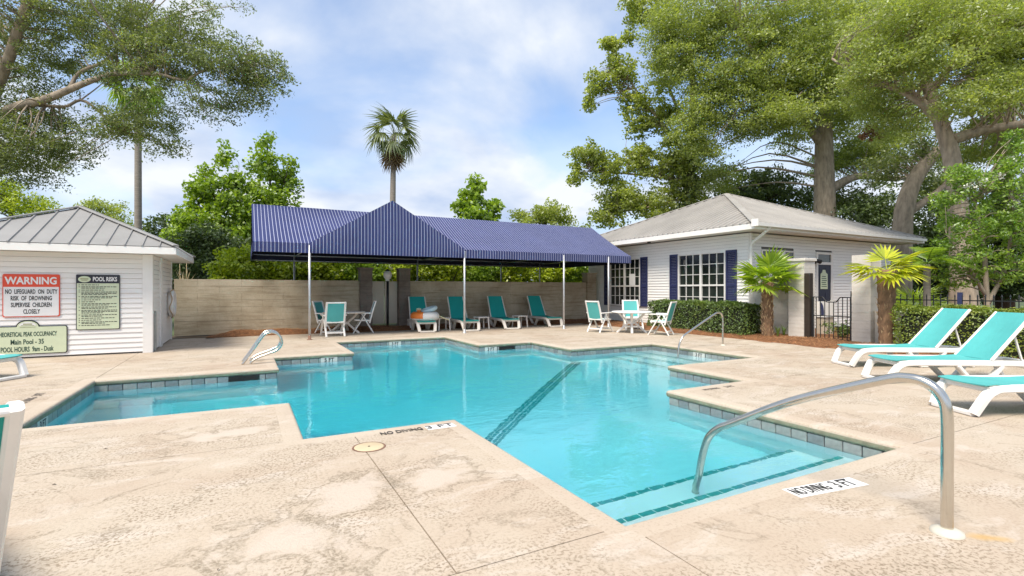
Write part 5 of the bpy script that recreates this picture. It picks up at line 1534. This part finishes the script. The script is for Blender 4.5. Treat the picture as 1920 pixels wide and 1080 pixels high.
# --- right: broad-leaved tree left of the clubhouse roof
b = gbase(1285, 31)
tree('sycamore_tree', 'open broad leaved tree behind the clubhouse roof, left of the oaks', 'tree', b,
     [[(b[0], b[1], -0.1, 0.42)] + limb((1288, 420, 31, 0.36), (1295, 300, 31, 0.28), (1300, 180, 31, 0.2), (1290, 60, 31, 0.1)),
      limb((1295, 300, 31, 0.16), (1240, 230, 31, 0.10), (1200, 180, 31, 0.07), (1150, 100, 31, 0.03)), limb((1290, 340, 31, 0.14), (1220, 330, 31, 0.08), (1110, 320, 31, 0.03)), limb((1290, 370, 31, 0.12), (1210, 390, 31, 0.06), (1140, 400, 31, 0.03)), limb((1295, 260, 31, 0.12), (1250, 150, 31, 0.08), (1240, 60, 31, 0.03))],
     [blob(1152, 90, 31, 18, 28, 13), blob(1135, 78, 31, 8, 14, 5), blob(1180, 70, 31, 9, 20, 6), blob(1160, 140, 31, 36, 34, 34), blob(1115, 155, 31, 20, 26, 14), blob(1105, 195, 31, 10, 18, 6), blob(1190, 190, 31, 34, 26, 24), blob(1235, 215, 31, 40, 40, 34),
      blob(1100, 290, 31, 32, 26, 26), blob(1080, 325, 31, 16, 26, 12), blob(1145, 320, 31, 40, 34, 36), blob(1200, 300, 31, 34, 34, 30), blob(1165, 372, 31, 46, 28, 40), blob(1140, 405, 31, 34, 24, 24), blob(1215, 385, 31, 50, 34, 44), blob(1260, 300, 31, 40, 60, 50), blob(1290, 350, 31, 40, 60, 46), blob(1245, 130, 31, 28, 50, 24), blob(1200, 240, 31, 26, 26, 14), blob(1210, 20, 31, 45, 26, 26), blob(1185, 5, 31, 18, 8, 6)],
     M['syc'], M['trunk'], leaf=0.16, clump=0.42, per=40, dens=1.9, flat=0.5, spray=0.8, aspect=0.8, twig=0.45)
sy = bpy.data.objects['sycamore_tree']
t_ = rng.uniform(0, 1, 2600); px_ = 1288+8*t_; py_ = 425-165*t_
pos = np.array([tuple(W(a, c, 30.8)) for a, c in zip(px_, py_)]) + rng.normal(size=(2600, 3))*np.array([0.36, 0.36, 0.3])
link_mesh('ivy', leaf_mesh('ivy', pos - np.array(sy.location)[None, :], rng.normal(size=pos.shape), 0.16, M['darkleaf'], 0.8), sy)
# dense dark tree between
b = gbase(1420, 33)
tree('dark_tree', 'round dark evergreen crown just above the clubhouse ridge', 'tree', b, [[(b[0], b[1], -0.1, 0.3)] + limb((1420, 430, 33, 0.25), (1420, 360, 33, 0.12))],
     [blob(1425, 345, 33, 65, 34, 80), blob(1480, 370, 33, 60, 30, 60), blob(1390, 375, 33, 50, 30, 40), blob(1340, 385, 33, 40, 30, 30)], M['darkleaf'], M['trunkd'], leaf=0.18, clump=0.5, per=60, aspect=0.6)
# great oak
b = gbase(1545, 28)
tree('live_oak', 'great oak with straight trunk behind the right half of the clubhouse roof', 'tree', b,
     [[(b[0], b[1], -0.1, 0.75)] + limb((1546, 400, 28, 0.56), (1545, 300, 28, 0.48), (1546, 230, 28, 0.42), (1556, 180, 28, 0.32), (1560, 90, 28, 0.24), (1545, 0, 28, 0.12)),
      limb((1540, 270, 28, 0.26), (1500, 215, 27.5, 0.17), (1440, 140, 27, 0.12), (1390, 60, 26.5, 0.07)), limb((1552, 215, 28, 0.22), (1600, 160, 28, 0.15), (1650, 80, 28, 0.08)), limb((1545, 240, 28, 0.22), (1480, 180, 29, 0.14), (1350, 150, 29, 0.08), (1290, 130, 29, 0.04)), limb((1548, 360, 28, 0.30), (1610, 330, 28, 0.20), (1680, 335, 28, 0.14), (1740, 320, 28, 0.08))],
     [blob(1300, 40, 28, 80, 60, 70), blob(1290, 120, 28, 70, 55, 60), blob(1340, 180, 28, 70, 55, 58), blob(1300, 235, 28, 46, 46, 34), blob(1320, 280, 28, 34, 36, 22), blob(1400, 60, 27, 90, 70, 90), blob(1410, 150, 27, 80, 50, 62), blob(1430, 220, 27, 70, 34, 40), blob(1500, 60, 27, 90, 70, 90),
      blob(1500, 160, 27, 80, 45, 52), blob(1600, 50, 28, 90, 60, 84), blob(1610, 140, 28, 80, 50, 60), blob(1580, 220, 28, 80, 34, 34), blob(1480, 260, 28, 50, 26, 14), blob(1630, 290, 29, 90, 30, 36), blob(1450, -60, 28, 260, 60, 120), blob(1560, 310, 30, 60, 26, 18), blob(1380, 240, 28, 40, 24, 12), blob(1240, 60, 28, 34, 50, 22), blob(1545, 110, 25.5, 80, 60, 46), blob(1590, 190, 25.5, 60, 40, 24), blob(1480, 215, 25.5, 50, 34, 18), blob(1640, 40, 26, 80, 60, 44), blob(1660, 255, 29, 60, 34, 22), blob(1700, 210, 30, 70, 50, 36), blob(1600, 280, 29, 60, 26, 18), blob(1340, 330, 30, 50, 34, 26)],
     M['oakbright'], M['trunk'], leaf=0.15, clump=0.62, per=80, dens=2.05, aspect=0.42, twig=0.14, flat=0.34, spray=1.0)
# right oak with leaning trunk and forked limbs
b = gbase(1808, 17)
tree('live_oak', 'thick trunked oak beyond the iron railing with limbs spreading over the right', 'tree', b,
     [[(b[0], b[1], -0.1, 0.48)] + limb((1806, 540, 17, 0.37), (1800, 440, 17, 0.31), (1792, 350, 17, 0.27), (1782, 285, 17.2, 0.25), (1762, 225, 17.4, 0.22), (1740, 160, 17.6, 0.18), (1725, 60, 18, 0.12), (1700, -60, 18, 0.06)),
      limb((1765, 230, 17.4, 0.20), (1725, 190, 17.6, 0.15), (1680, 165, 18, 0.12), (1620, 150, 18.4, 0.08), (1560, 110, 18.8, 0.04)), limb((1785, 262, 17.2, 0.20), (1840, 245, 17, 0.16), (1920, 232, 16.5, 0.13), (2000, 225, 16, 0.09)), limb((1745, 175, 17.6, 0.12), (1790, 110, 17.5, 0.09), (1850, 40, 17.3, 0.05))],
     [blob(1660, 60, 18, 70, 60, 52), blob(1740, 40, 18, 80, 60, 62), blob(1840, 40, 17.5, 90, 60, 74), blob(1900, 100, 17, 70, 60, 50), blob(1690, 130, 18.5, 60, 40, 26), blob(1640, 190, 19, 50, 34, 18), blob(1840, 140, 17.5, 60, 40, 24), blob(1870, 200, 17.5, 60, 34, 20), blob(1800, -40, 18, 180, 50, 60), blob(1680, 230, 19, 60, 26, 14), blob(1960, 60, 16.5, 60, 90, 40), blob(1730, 110, 15.8, 70, 50, 30), blob(1800, 190, 15.6, 50, 30, 12), blob(1640, 120, 16.5, 60, 46, 26), blob(1880, 160, 15.5, 60, 50, 24), blob(1880, 40, 15.5, 80, 50, 34), blob(1900, 270, 18, 50, 34, 18), blob(1830, 290, 19, 50, 26, 14), blob(1710, 20, 16, 90, 40, 34)],
     M['oakbright'], M['trunk'], leaf=0.105, clump=0.44, per=80, dens=2.3, aspect=0.42, twig=0.25, flat=0.34, spray=1.0)
# leaning second trunk
b = gbase(1688, 22)
tree('leaning_tree', 'tree with a leaning grey trunk between the two great oaks', 'tree', b,
     [[(b[0], b[1], -0.1, 0.42)] + limb((1692, 430, 22, 0.38), (1700, 375, 22, 0.36), (1722, 325, 22, 0.30), (1760, 285, 22, 0.22), (1830, 240, 22, 0.15), (1900, 200, 22, 0.08)), limb((1700, 400, 22, 0.2), (1745, 370, 22, 0.14), (1790, 330, 22, 0.08))],
     [blob(1720, 290, 22.5, 60, 30, 26), blob(1840, 270, 23, 80, 30, 36), blob(1660, 320, 23, 46, 26, 22), blob(1900, 240, 22, 60, 40, 34)], M['oak'], M['trunk'], leaf=0.13, clump=0.42, per=60, dens=1.3, aspect=0.5)
b = gbase(1885, 24)
tree('pine_tree', 'reddish straight pine trunk at the far right among the oaks', 'tree', b, [[(b[0], b[1], -0.1, 0.36)] + limb((1880, 360, 24, 0.34), (1884, 150, 24, 0.3), (1890, -120, 24, 0.2))],
     [blob(1890, -80, 24, 110, 60, 50)], M['darkleaf'], M['pinebark'], leaf=0.16, clump=0.5, per=60)
b = gbase(1632, 20.5)
cl = W(1632, 255, 20.5)
tree('rusty_clump', 'rusty brown clump of dead leaves hanging among the oak branches', 'dead foliage', (cl.x, cl.y, cl.z), [limb((1632, 215, 20.4, 0.015), (1632, 235, 20.5, 0.02), (1632, 262, 20.5, 0.008))], [blob(1632, 255, 20.5, 20, 17, 14)], M['rustleaf'], M['trunkd'], leaf=0.12, clump=0.16, per=30)
# understorey behind the railing, darkness under the oaks
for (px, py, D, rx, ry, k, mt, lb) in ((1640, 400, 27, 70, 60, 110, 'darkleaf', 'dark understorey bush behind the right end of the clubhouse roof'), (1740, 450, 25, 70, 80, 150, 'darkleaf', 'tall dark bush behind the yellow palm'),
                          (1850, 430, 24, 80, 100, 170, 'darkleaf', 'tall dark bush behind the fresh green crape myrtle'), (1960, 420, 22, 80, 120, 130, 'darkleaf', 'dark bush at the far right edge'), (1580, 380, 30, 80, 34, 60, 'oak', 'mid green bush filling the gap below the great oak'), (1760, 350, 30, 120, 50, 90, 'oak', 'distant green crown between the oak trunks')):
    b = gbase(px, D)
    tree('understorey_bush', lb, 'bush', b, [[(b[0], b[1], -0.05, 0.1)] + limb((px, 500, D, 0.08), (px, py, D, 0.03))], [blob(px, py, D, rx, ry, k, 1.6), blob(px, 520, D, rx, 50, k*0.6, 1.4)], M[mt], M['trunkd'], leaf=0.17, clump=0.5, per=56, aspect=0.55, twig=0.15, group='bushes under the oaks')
# crape myrtle with white flower heads
b = gbase(1852, 12.6)
cm = tree('crape_myrtle', 'fresh green crape myrtle with white flower heads by the iron railing', 'tree', b,
     [[(b[0], b[1], -0.05, 0.07)] + limb((1850, 560, 12.6, 0.06), (1845, 470, 12.6, 0.05), (1830, 380, 12.5, 0.02)), limb((1852, 570, 12.6, 0.055), (1885, 500, 12.6, 0.045), (1900, 400, 12.4, 0.02)), limb((1852, 560, 12.6, 0.05), (1810, 490, 12.6, 0.03), (1775, 440, 12.6, 0.012))],
     [blob(1800, 330, 12.5, 26, 26, 16), blob(1770, 370, 12.6, 22, 22, 12), blob(1850, 350, 12.4, 60, 34, 38), blob(1900, 320, 12.3, 40, 40, 26), blob(1830, 420, 12.6, 70, 40, 52), blob(1900, 430, 12.4, 50, 60, 46), blob(1790, 470, 12.7, 50, 34, 30), blob(1870, 500, 12.6, 70, 36, 46), blob(1905, 270, 12.3, 25, 25, 12), blob(1780, 520, 12.8, 40, 20, 14)],
     M['crape'], M['trunk'], leaf=0.085, clump=0.17, per=34, dens=1.25, aspect=0.5, twig=0.5)
pos = []
for (px, py) in ((1840, 342), (1905, 382), (1818, 348), (1895, 300), (1870, 330)):
    c = W(px, py, 12.25); k = 60
    pos.append(np.array(c)[None, :] + in_ball(k)*np.array([0.15, 0.15, 0.11]))
pos = np.concatenate(pos)
link_mesh('blossom', leaf_mesh('blossom', pos - np.array(b)[None, :], rng.normal(size=pos.shape), 0.05, M['blossom'], 0.8), cm)

# --- clipped hedges
def hedge(label, x0, x1, y0, y1, z1, mat, n_, leaf, group='clipped hedges'):
    r = thing('clipped_hedge', label, 'hedge', ((x0+x1)/2, (y0+y1)/2, 0), 0, group)
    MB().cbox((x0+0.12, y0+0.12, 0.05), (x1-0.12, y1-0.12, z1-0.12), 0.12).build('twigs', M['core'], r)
    c = np.array([(x0+x1)/2, (y0+y1)/2, z1/2]); h = np.array([(x1-x0)/2, (y1-y0)/2, z1/2])
    P_, N_ = [], []
    areas = [('x', h[1]*h[2]), ('y', h[0]*h[2]), ('z', h[0]*h[1]*1.2)]; tot = sum(a for _, a in areas)
    for ax, a in areas:
        k = int(n_*a/tot); i = 'xyz'.index(ax)
        q = rng.uniform(-1, 1, size=(k, 3)); s = np.sign(rng.uniform(-1, 1, k)) if ax != 'z' else np.ones(k)
        q[:, i] = s
        nr = np.zeros((k, 3)); nr[:, i] = s
        P_.append(q); N_.append(nr)
    q = np.concatenate(P_); nr = np.concatenate(N_)
    # rounded edges
    p = q*h; rr = 0.16
    inner = np.clip(p, -(h-rr), h-rr); d = p-inner; dl = np.linalg.norm(d, axis=1, keepdims=True)+1e-9
    p = inner + d/dl*np.minimum(dl, rr); 
    lump = 0.035*np.sin(p[:, 1]*5+p[:, 2]*3)+0.03*np.sin(p[:, 0]*7+p[:, 2]*6+1)
    p = p + nr*(lump[:, None]) + nr*(-0.14*rng.random(len(p))**2)[:, None] + rng.normal(size=p.shape)*0.018
    p[:, 2] = np.maximum(p[:, 2], -h[2]+0.04)
    link_mesh('leaves', leaf_mesh('leaves', p + c - np.array(((x0+x1)/2, (y0+y1)/2, 0)), nr*0.9 + rng.normal(size=p.shape)*0.55 + np.array([0,0,0.3]), leaf, mat, 0.6), r)
    return r
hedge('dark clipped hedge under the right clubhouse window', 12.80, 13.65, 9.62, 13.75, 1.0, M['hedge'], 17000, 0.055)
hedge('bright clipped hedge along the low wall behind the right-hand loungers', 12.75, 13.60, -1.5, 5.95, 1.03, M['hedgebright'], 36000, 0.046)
b = gbase(1565, 15.0)
tree('low_shrub', 'low green shrub seen through the bars of the black gate', 'shrub', (14.9, 7.9, 0), [[(14.9, 7.9, -0.02, 0.02), (14.9, 7.9, 0.3, 0.01)]], [((14.9, 8.0, 0.3), (0.35, 0.7, 0.22), 26)], M['hedge'], M['trunkd'], leaf=0.07, clump=0.14, per=30)

# --- palms
def fan_meshes(name, mat, R_, segs, spread, petiole, droop, split=0.35, width=1.0, n_var=3):
    """fan leaf: petiole along +X then blades radiating; returns mesh variants"""
    o = []
    for v in range(n_var):
        mb = MB(); rr = random.Random(v*13+5)
        mb.tube(smooth_path([(0,0,0), (petiole*0.5,0,0.03), (petiole,0,0.0)], 3), [0.016, 0.014, 0.012, 0.011, 0.010, 0.009, 0.008], 5)
        for k in range(segs):
            t = (k+0.5)/segs*2-1; a = R(spread)*t
            L = R_*(1-0.28*abs(t)**1.5)*rr.uniform(0.92, 1.06)
            w = 2*math.pi*R_*0.5*(spread/180)/segs*0.55*width
            pts = []
            dr = droop*rr.uniform(0.7, 1.3)
            for s_ in (0.05, split, 0.72, 1.0):
                r_ = L*s_
                x = petiole + r_*math.cos(a); y = r_*math.sin(a); z = -dr*(s_**2.2)*L - 0.10*abs(t)*r_ + 0.03*math.sin(9*t)
                ww = w*(0.10 if s_ < 0.1 else (1.0 if s_ <= split+0.01 else (0.62 if s_ < 0.9 else 0.03)))
                nx, ny = -math.sin(a)*ww*0.5, math.cos(a)*ww*0.5
                pts.append(((x-nx, y-ny, z), (x, y, z-ww*0.22), (x+nx, y+ny, z)))
            vs_ = [p for tr3 in pts for p in tr3]
            fs = []
            for i in range(3):
                fs += [(3*i, 3*i+1, 3*i+4, 3*i+3), (3*i+1, 3*i+2, 3*i+5, 3*i+4)]
            mb.add(vs_, fs)
        o.append(mb.mesh(name, mat))
    return o
def palm(name, label, base, h, r0, r1, fronds, trunk_mat, lean=(0, 0), stubs=0, stubmat=None, shag=0.0):
    """fronds: list of (meshes, azimuth deg, elevation deg, scale, z offset)"""
    root = thing(name, label, 'palm', base)
    bx, by, bz = base
    rows = []; k = 26 if shag else 14; seg = 18
    mb = MB(); vs_ = []; rr = random.Random(4)
    for i in range(k+1):
        t = i/k
        for j in range(seg):
            a = 2*math.pi*j/seg
            r_ = (r0+(r1-r0)*t)*(1+shag*rr.uniform(-0.5, 1.0))
            vs_.append((bx+lean[0]*t*t+r_*math.cos(a), by+lean[1]*t*t+r_*math.sin(a), bz-0.03+(h+0.03)*t))
    fs = [(i*seg+j, i*seg+(j+1)%seg, (i+1)*seg+(j+1)%seg, (i+1)*seg+j) for i in range(k) for j in range(seg)] + [tuple(k*seg+j for j in range(seg))]
    mb.add(vs_, fs, True); mb.build('trunk', trunk_mat, root)
    if stubs:
        sb = MB()
        for i in range(stubs):
            z = h*rr.uniform(0.02, 0.98); a = rr.uniform(0, 6.283); t = z/h
            r_ = (r0+(r1-r0)*t); L = rr.uniform(0.05, 0.11); w = rr.uniform(0.012, 0.026)
            c, s = math.cos(a), math.sin(a); x, y = bx+lean[0]*t*t+c*r_*0.9, by+lean[1]*t*t+s*r_*0.9
            tip = (x+c*L*0.75, y+s*L*0.75, bz+z+L)
            sb.add([(x-s*w, y+c*w, bz+z), (x+s*w, y-c*w, bz+z), (x+c*0.02, y+s*0.02, bz+z-0.03), tip], [(0,1,3),(1,2,3),(2,0,3)])
        o = sb.build('stubs', stubmat, root); o['kind'] = 'stuff'
    top = Vector((lean[0], lean[1], h))
    for (ms, az, el, sc, zo) in fronds:
        f = link_mesh('frond', random.choice(ms), root, top + Vector((0, 0, zo)))
        f.rotation_euler = Euler((R(random.uniform(-18, 18)), -R(el), R(az)), 'XYZ')
        f.scale = (sc, sc, sc)
    return root
gm = fan_meshes('frond', M['palmgreen'], 0.66, 20, 125, 0.46, 0.20, split=0.5, width=2.2)
fr = [(gm, az+random.uniform(-10, 10), el+random.uniform(-6, 6), random.uniform(0.85, 1.05), 0.0) for el, cnt, o in ((70, 3, 0), (40, 5, 20), (15, 6, 5), (-14, 4, 25)) for az in [o+360*q/cnt for q in range(cnt)]]
palm('fan_palm', 'small green fan palm with a shaggy trunk right of the dark hedge', (13.25, 9.28, 0.0), 1.62, 0.15, 0.135, fr, M['palmfibre'], stubs=190, stubmat=M['stub'], shag=0.12)
ym = fan_meshes('frond', M['palmyellow'], 0.60, 16, 95, 0.34, 0.22, split=0.5, width=2.3, n_var=4)
cdeg = lambda ax, ad: math.degrees(cam_dir(ax, ad))
fr = []
for (az, el, sc) in ((cdeg(1, -0.2), 38, 1.0), (cdeg(1, 0.5), 22, 0.95), (cdeg(0.9, -0.7), 8, 1.0), (cdeg(0.5, -1), -12, 0.95), (cdeg(-1, 0.1), 6, 1.1), (cdeg(-1, -0.5), -6, 1.05), (cdeg(-1, 0.8), 16, 1.0), (cdeg(-0.3, -1), -20, 0.9), (cdeg(0.3, 0.6), 62, 0.9), (cdeg(0.15, -1), 2, 0.8)):
    fr.append((ym, az, el, sc, random.uniform(-0.04, 0.04)))
palm('fan_palm', 'yellow fan palm with thick brown trunk right of the white pillar', (13.2, 6.22, 0.0), 1.86, 0.15, 0.18, fr, M['palmfibre'], stubs=60, stubmat=M['stub'], shag=0.10)
pm = fan_meshes('frond', M['palmgreen'], 0.7, 24, 110, 0.5, 0.3)
fr = [(pm, az, el, random.uniform(0.8, 1.0), 0.0) for el, cnt, o in ((60, 4, 0), (28, 7, 20), (2, 6, 8)) for az in [o+360*q/cnt for q in range(cnt)]]
p = gbase(1716, 14.8)
palm('palmetto', 'low green palmetto behind the iron railing and yellow palm', p, 0.75, 0.09, 0.08, fr, M['palmfibre'], stubs=20, stubmat=M['stub'])
fm = fan_meshes('frond', M['palmfar'], 0.98, 18, 110, 0.92, 0.75, width=1.7)
dm = fan_meshes('frond', M['palmdead'], 1.15, 14, 80, 0.8, 0.25, width=1.5)
p = gbase(735, 28)
hz_ = W(740, 252, 28).z
fr = [(fm, az+random.uniform(-9, 9), el+random.uniform(-6, 6), random.uniform(0.8, 1.0), 0.0) for el, cnt, o in ((84, 2, 0), (56, 5, 20), (24, 6, 5), (-8, 6, 30), (-36, 6, 12)) for az in [o+360*q/cnt for q in range(cnt)]]
fr += [(dm, az+random.uniform(-12, 12), -76+random.uniform(-8, 8), random.uniform(0.8, 1.05), -0.3) for az in range(0, 360, 33)]
palm('washington_palm', 'tall lone palm with a skirt of dead fronds above the canopy gable', p, hz_, 0.21, 0.13, fr, M['palmtrunk'], lean=(0.12, 0.05))
p = gbase(259, 27)
hz_ = W(262, 165, 27).z
fm = fan_meshes('frond', M['palmgreen'], 1.0, 18, 115, 1.0, 0.9, width=1.6)
fr = [(fm, az+random.uniform(-9, 9), el, random.uniform(0.75, 0.95), 0.0) for el, cnt, o in ((60, 5, 20), (20, 7, 5), (-20, 8, 25), (-50, 8, 10)) for az in [o+360*q/cnt for q in range(cnt)]]
fr += [(dm, az, -76, 0.75, -0.2) for az in range(0, 360, 45)]
palm('washington_palm', 'tall palm behind the shed, its crown tangled in the oak', p, hz_, 0.19, 0.15, fr, M['palmtrunk'])

# feather palm: arching fronds of narrow leaflets
def feather_mesh(L, n_, seed):
    rr = random.Random(seed); mb = MB(); path = []
    for i in range(13):
        t = i/12; path.append(Vector((L*(t-0.12*t*t), 0, L*(0.35*t-0.62*t*t))))
    mb.tube(path, list(np.linspace(0.016, 0.004, 13)), 5)
    for k in range(n_):
        t = 0.14+0.85*k/n_; f = t*12; i = min(11, int(f)); p = path[i].lerp(path[i+1], f-i); d_ = (path[i+1]-path[i]).normalized()
        ll = 0.36*math.sin(math.pi*(0.12+0.86*t))**0.7
        for s in (-1, 1):
            e = (d_*0.75 + Vector((0, s, -0.28+rr.uniform(-0.1, 0.1)))).normalized()*ll; w = d_*0.012
            mb.add([tuple(p-w), tuple(p+w), tuple(p+e*0.55+w*0.9), tuple(p+e), tuple(p+e*0.55-w*0.9)], [(0,1,2,4),(4,2,3)])
    return mb.mesh('frond', M['crape'])
fms = [feather_mesh(1.25, 40, s) for s in (1, 2, 3)]
p = gbase(1738, 12.9)
palm('feather_palm', 'feathery palm with arching fronds between the yellow palm and the crape myrtle', p, 2.05, 0.09, 0.07,
     [(fms, az, el, random.uniform(0.85, 1.0), 0.0) for az, el in ((cdeg(-1, 0), 18), (cdeg(-1, -0.6), 2), (cdeg(-0.6, 1), 30), (cdeg(0.2, -1), 10), (cdeg(1, 0.1), 20), (cdeg(0.5, 1), 45), (cdeg(1, -0.8), 5), (cdeg(-0.5, -1), 35))], M['palmtrunk'], shag=0.08)
# dry agave stalks over the wall top by the shed
ag = thing('dry_agave', 'pale dry spiky plant showing over the wall beside the shed', 'plant', gbase(346, 17.5))
mb = MB(); b = ag.location
for k in range(18):
    a = random.uniform(0, 6.283); t = random.uniform(0.15, 0.55); L = random.uniform(0.45, 0.75); c, s = math.cos(a), math.sin(a)
    q = Vector((b.x, b.y, 1.45)); tip = q + Vector((c*t, s*t, L)).normalized()*L
    w = 0.03; sd_ = Vector((-s, c, 0))*w
    mb.add([tuple(q-sd_), tuple(q+sd_), tuple(q+Vector((c, s, 0))*0.03), tuple(tip)], [(0,1,3),(1,2,3),(2,0,3)])
mb.build('spikes', M['drystalk'], ag)
mb = MB(); mb.tube([(b.x, b.y, 0), (b.x, b.y, 1.46)], 0.07, 8); mb.build('stem', M['palmtrunk'], ag)
mb = MB(); mb.tube([(b.x+.05, b.y, 1.4), (b.x+.06, b.y, 2.35)], 0.012, 5); mb.tube([(b.x-.12, b.y, 1.4), (b.x-.14, b.y, 2.3)], 0.010, 5); mb.build('stalk', M['drystalk'], ag)

# --- pine-straw beds
def bed(name, x0, x1, y0, y1, hgt, fade_lo, nn_=4500):
    nx, ny = max(4, int((x1-x0)/0.14)), max(4, int((y1-y0)/0.14))
    if nx*ny > 9000: 
        f_ = math.sqrt(nx*ny/9000); nx, ny = int(nx/f_), int(ny/f_)
    X = np.linspace(x0, x1, nx+1); Y = np.linspace(y0, y1, ny+1)
    mb = MB(); vs_ = []
    def hh(x, y):
        e = fade_lo(x, y)
        return 0.012 + hgt*min(1, max(0, e))*(0.75+0.25*math.sin(x*3.1+y*1.7)*math.sin(y*2.3-x)) if e > 0 else -0.02
    for y in Y:
        for x in X: vs_.append((x, y, hh(x, y)+random.uniform(-0.012, 0.012)))
    fs = [(j*(nx+1)+i, j*(nx+1)+i+1, (j+1)*(nx+1)+i+1, (j+1)*(nx+1)+i) for j in range(ny) for i in range(nx)]
    mb.add(vs_, fs, True)
    o = mb.build(name, M['mulch']); tag(o, kind='structure')
    st = MB()
    for k in range(nn_):
        x, y = random.uniform(x0, x1), random.uniform(y0, y1)
        if fade_lo(x, y) <= -0.08: continue
        z = max(0.003, hh(x, y))+0.012; a = random.uniform(0, 6.283); L = random.uniform(0.05, 0.12); w = 0.006
        c, s = math.cos(a)*L, math.sin(a)*L; e = random.uniform(-0.015, 0.03)
        st.add([(x-c, y-s, z-e), (x+s/L*w, y-c/L*w, z+0.008), (x+c, y+s, z+e), (x-s/L*w, y+c/L*w, z+0.008)], [(0,1,2,3)])
    o = st.build('straw', M['straw'], o); o['kind'] = 'stuff'
bed('straw_bed', -1.0, 13.9, 16.7, 18.08, 0.13, lambda x, y: min(1, (y-16.98-0.10*math.sin(x*1.3)-0.06*math.sin(x*3.7))/0.45)*min(1, (x+0.75)/0.5), 6500)
bed('straw_bed', 12.0, 14.05, -2.0, 17.4, 0.10, lambda x, y: min(1, (x-12.36-0.10*math.sin(y*1.4)-0.05*math.sin(y*4.1))/0.4), 9000)
bed('straw_bed', 14.1, 22.0, 4.0, 10.35, 0.05, lambda x, y: 1.0, 1500)
# young grass tufts by the fan palm
for k, (x, y) in enumerate(((13.42, 9.75), (13.55, 8.98), (13.3, 9.0))):
    t_ = thing('grass_tuft', ('strappy grass tuft between the hedge end and the fan palm', 'strappy grass tuft right of the fan palm trunk', 'small grass tuft at the foot of the fan palm')[k], 'plant', (x, y, 0.05), 0, 'grass tufts by the fan palm')
    mb = MB()
    for q in range(16):
        a = random.uniform(0, 6.283); L = random.uniform(0.2, 0.38); sp_ = random.uniform(0.2, 0.6); c, s = math.cos(a), math.sin(a); w = 0.012
        m1 = Vector((x+c*sp_*L*0.4, y+s*sp_*L*0.4, 0.06+L*0.7)); tp = Vector((x+c*sp_*L, y+s*sp_*L, 0.06+L*0.95))
        mb.add([(x-s*w, y+c*w, 0.04), (x+s*w, y-c*w, 0.04), tuple(m1+Vector((s*w, -c*w, 0))), tuple(m1-Vector((s*w, -c*w, 0))), tuple(tp)], [(0,1,2,3),(3,2,4)])
    mb.build('blades', M['hedge'], t_)
